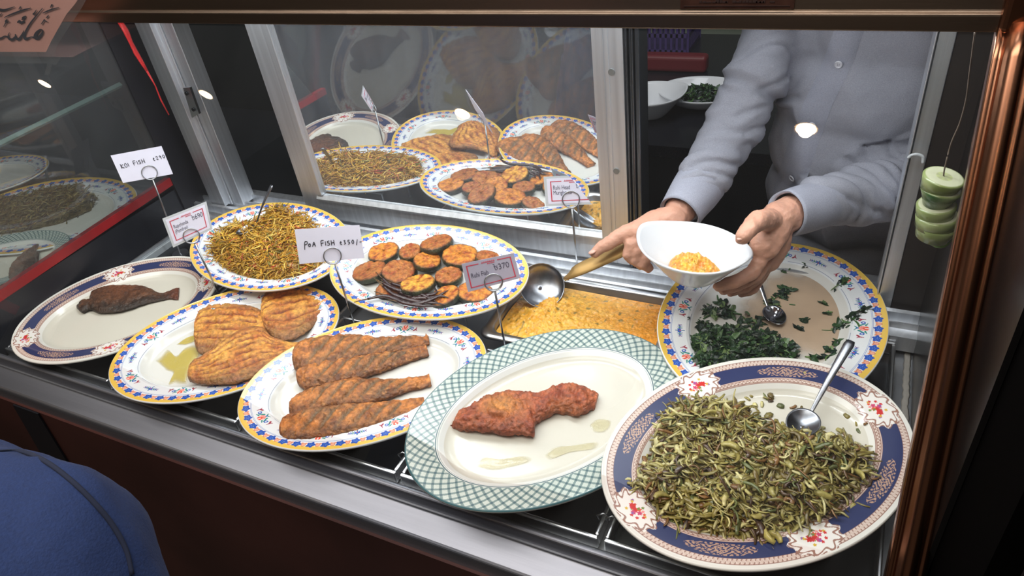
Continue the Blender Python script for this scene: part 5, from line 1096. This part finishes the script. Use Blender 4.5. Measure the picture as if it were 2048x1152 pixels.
for st_ in [[(572, 405, 10), (545, 402, 22), (500, 440, 38), (478, 490, 48), (505, 520, 40), (550, 480, 34), (576, 430, 18), (572, 402, 8)], [(490, 520, 40), (430, 500, 14), (385, 515, 22), (345, 525, 40), (325, 490, 30), (345, 430, 24), (400, 330, 22), (480, 225, 18), (578, 108, 10)],
            [(350, 528, 20), (330, 520, 20), (318, 480, 6)], [(322, 415, 8), (300, 470, 26), (255, 530, 36), (215, 510, 26), (205, 460, 10)], [(210, 500, 30), (165, 535, 34), (120, 520, 30), (112, 470, 12), (130, 440, 8)], [(115, 505, 26), (60, 490, 16), (20, 515, 22), (-60, 530, 20)],
            [(240, 300, 20), (262, 285, 26), (285, 300, 20)], [(275, 315, 20), (300, 300, 26), (325, 290, 22)], [(305, 240, 20), (325, 230, 24), (345, 222, 18)], [(300, 262, 20), (318, 255, 22), (335, 248, 18)],
            [(60, 235, 8), (150, 195, 20), (300, 140, 22), (418, 108, 10)], [(580, 178, 8), (640, 150, 18), (720, 120, 16), (800, 100, 8)], [(-80, 110, 10), (0, 132, 34), (60, 135, 26), (130, 112, 16), (200, 90, 6)],
            [(702, 65, 20), (690, 85, 14), (682, 105, 6)], [(275, 95, 18), (262, 112, 12), (252, 126, 6)], [(452, 190, 24), (468, 172, 16), (492, 132, 6)], [(655, 208, 10), (640, 228, 16), (622, 240, 8)], [(558, 325, 10), (585, 290, 14), (600, 262, 10), (606, 280, 10), (640, 292, 8)],
            [(48, 360, 8), (75, 310, 14), (95, 262, 10), (70, 290, 12), (100, 302, 10), (128, 290, 6)], [(-10, 215, 14), (10, 195, 10), (22, 175, 5)]]: brush(bk, st_)
bk.build('calligraphy', INK, psn)

# ------------------------------------------------------------------ customer at the lower left
cust = thing('person', 'person in a navy blue shirt at the bottom left corner in front of the counter', 'person', (-.62, .22, FLOOR))
def dp(px, py, dd): 
    d_ = ray(px, py); return Vector(CAM + d_ / F * dd)
bl = []; hcu = dp(-260, 1230, .55) + Vector((-.06, -.12, .26)); print('HEADPX', RC @ (np.array(hcu) - CAM))
balls(bl, [(dp(-330, 1500, .60), .13), (dp(-260, 1230, .55), .14), (dp(-130, 1150, .50), .09), (dp(25, 1195, .47), .085), (dp(150, 1420, .46), .075)])
balls(bl, [(dp(-260, 1230, .55), .12), (dp(-420, 1180, .62), .10)])
balls(bl, [(dp(-330, 1500, .60), .14), (dp(-330, 2300, .95), .13)])
V, Fc, N_ = blob('t', bl, .006, None, smooth=14)
V = V + N_ * np.array([(1 - 2 * abs(noise.noise(Vector((p[0] * 9 + p[2] * 5, p[1] * 12, p[2] * 6))))) * .010 + fb(p, 12) * .003 for p in V])[:, None]
V_c, F_c = V.copy(), list(Fc)
mesh('shirt', V, Fc, mat('navy_cotton', (20, 40, 82), .9, nz=.12, nscale=400, bump=.3, bscale=600), cust, True)
hb = []; sh_ = dp(-260, 1230, .55); balls(hb, [(sh_ + Vector((-.03, -.05, .02)), .055), (sh_.lerp(hcu, .6), .05), (hcu, .06)]); V, Fc, N_ = blob('t', hb, .005, None, smooth=4, ell=[(hcu + Vector((0, 0, .06)), diag3(.076, .092, .108))]); mesh('body', V, Fc, SKIN, cust, True)
V, Fc, N_ = blob('t', [], .005, None, smooth=4, ell=[(hcu + Vector((0, -.012, .085)), diag3(.085, .095, .095))]); mesh('hair', V, Fc, MATS['black_hair'], cust, True)

bvc = BVHTree.FromPolygons([Vector(v) for v in V_c], F_c)
seam = []
for a, b in ((-10, 905), (40, 905), (90, 925), (140, 962), (185, 1005), (222, 1050), (250, 1100), (262, 1150)):
    h_ = bvc.ray_cast(Vector(CAM), Vector(ray(a, b)).normalized())
    if h_[0]: seam.append(tuple(h_[0] + h_[1] * .001))
if len(seam) > 3: MB().tube(smoothc(seam, 60), .0016, 6, flat=.6).build('seam', mat('dark_navy_seam', (12, 22, 46), .9), cust, True)
# nails on the thumb and forefinger
NAIL = mat('finger_nail', (214, 164, 148), .25)
for p_, d_ in ((dep(1483, 478, 1.045), Vector((-.5, -.6, -.4))), (dep(1187, 507, 1.11), Vector((-.8, -.2, -.3)))):
    q = d_.to_track_quat('Y', 'Z').to_matrix(); V, Fc, _ = blob('t', [], .0012, None, smooth=1, ell=[(p_ + Vector((0, -.0052, .0062)), q @ Matrix.Diagonal((.0052, .0066, .0026)).to_3x3())]); mesh('nail', V, Fc, NAIL, server, True)

hk = MB(); hk.tube(smoothc([tuple(aty(a, b, 1.285 * u)) for a, b in ((1816, 316), (1824, 310), (1836, 309), (1846, 314), (1846, 326))], 20), .0022, 8)
tag(hk.build('plastic_hook', mat('clear_plastic', (200, 204, 206), .15, spec=.6), smooth=True), 'small clear plastic hook stuck to the right aluminium jamb by the sleeve', 'hook')
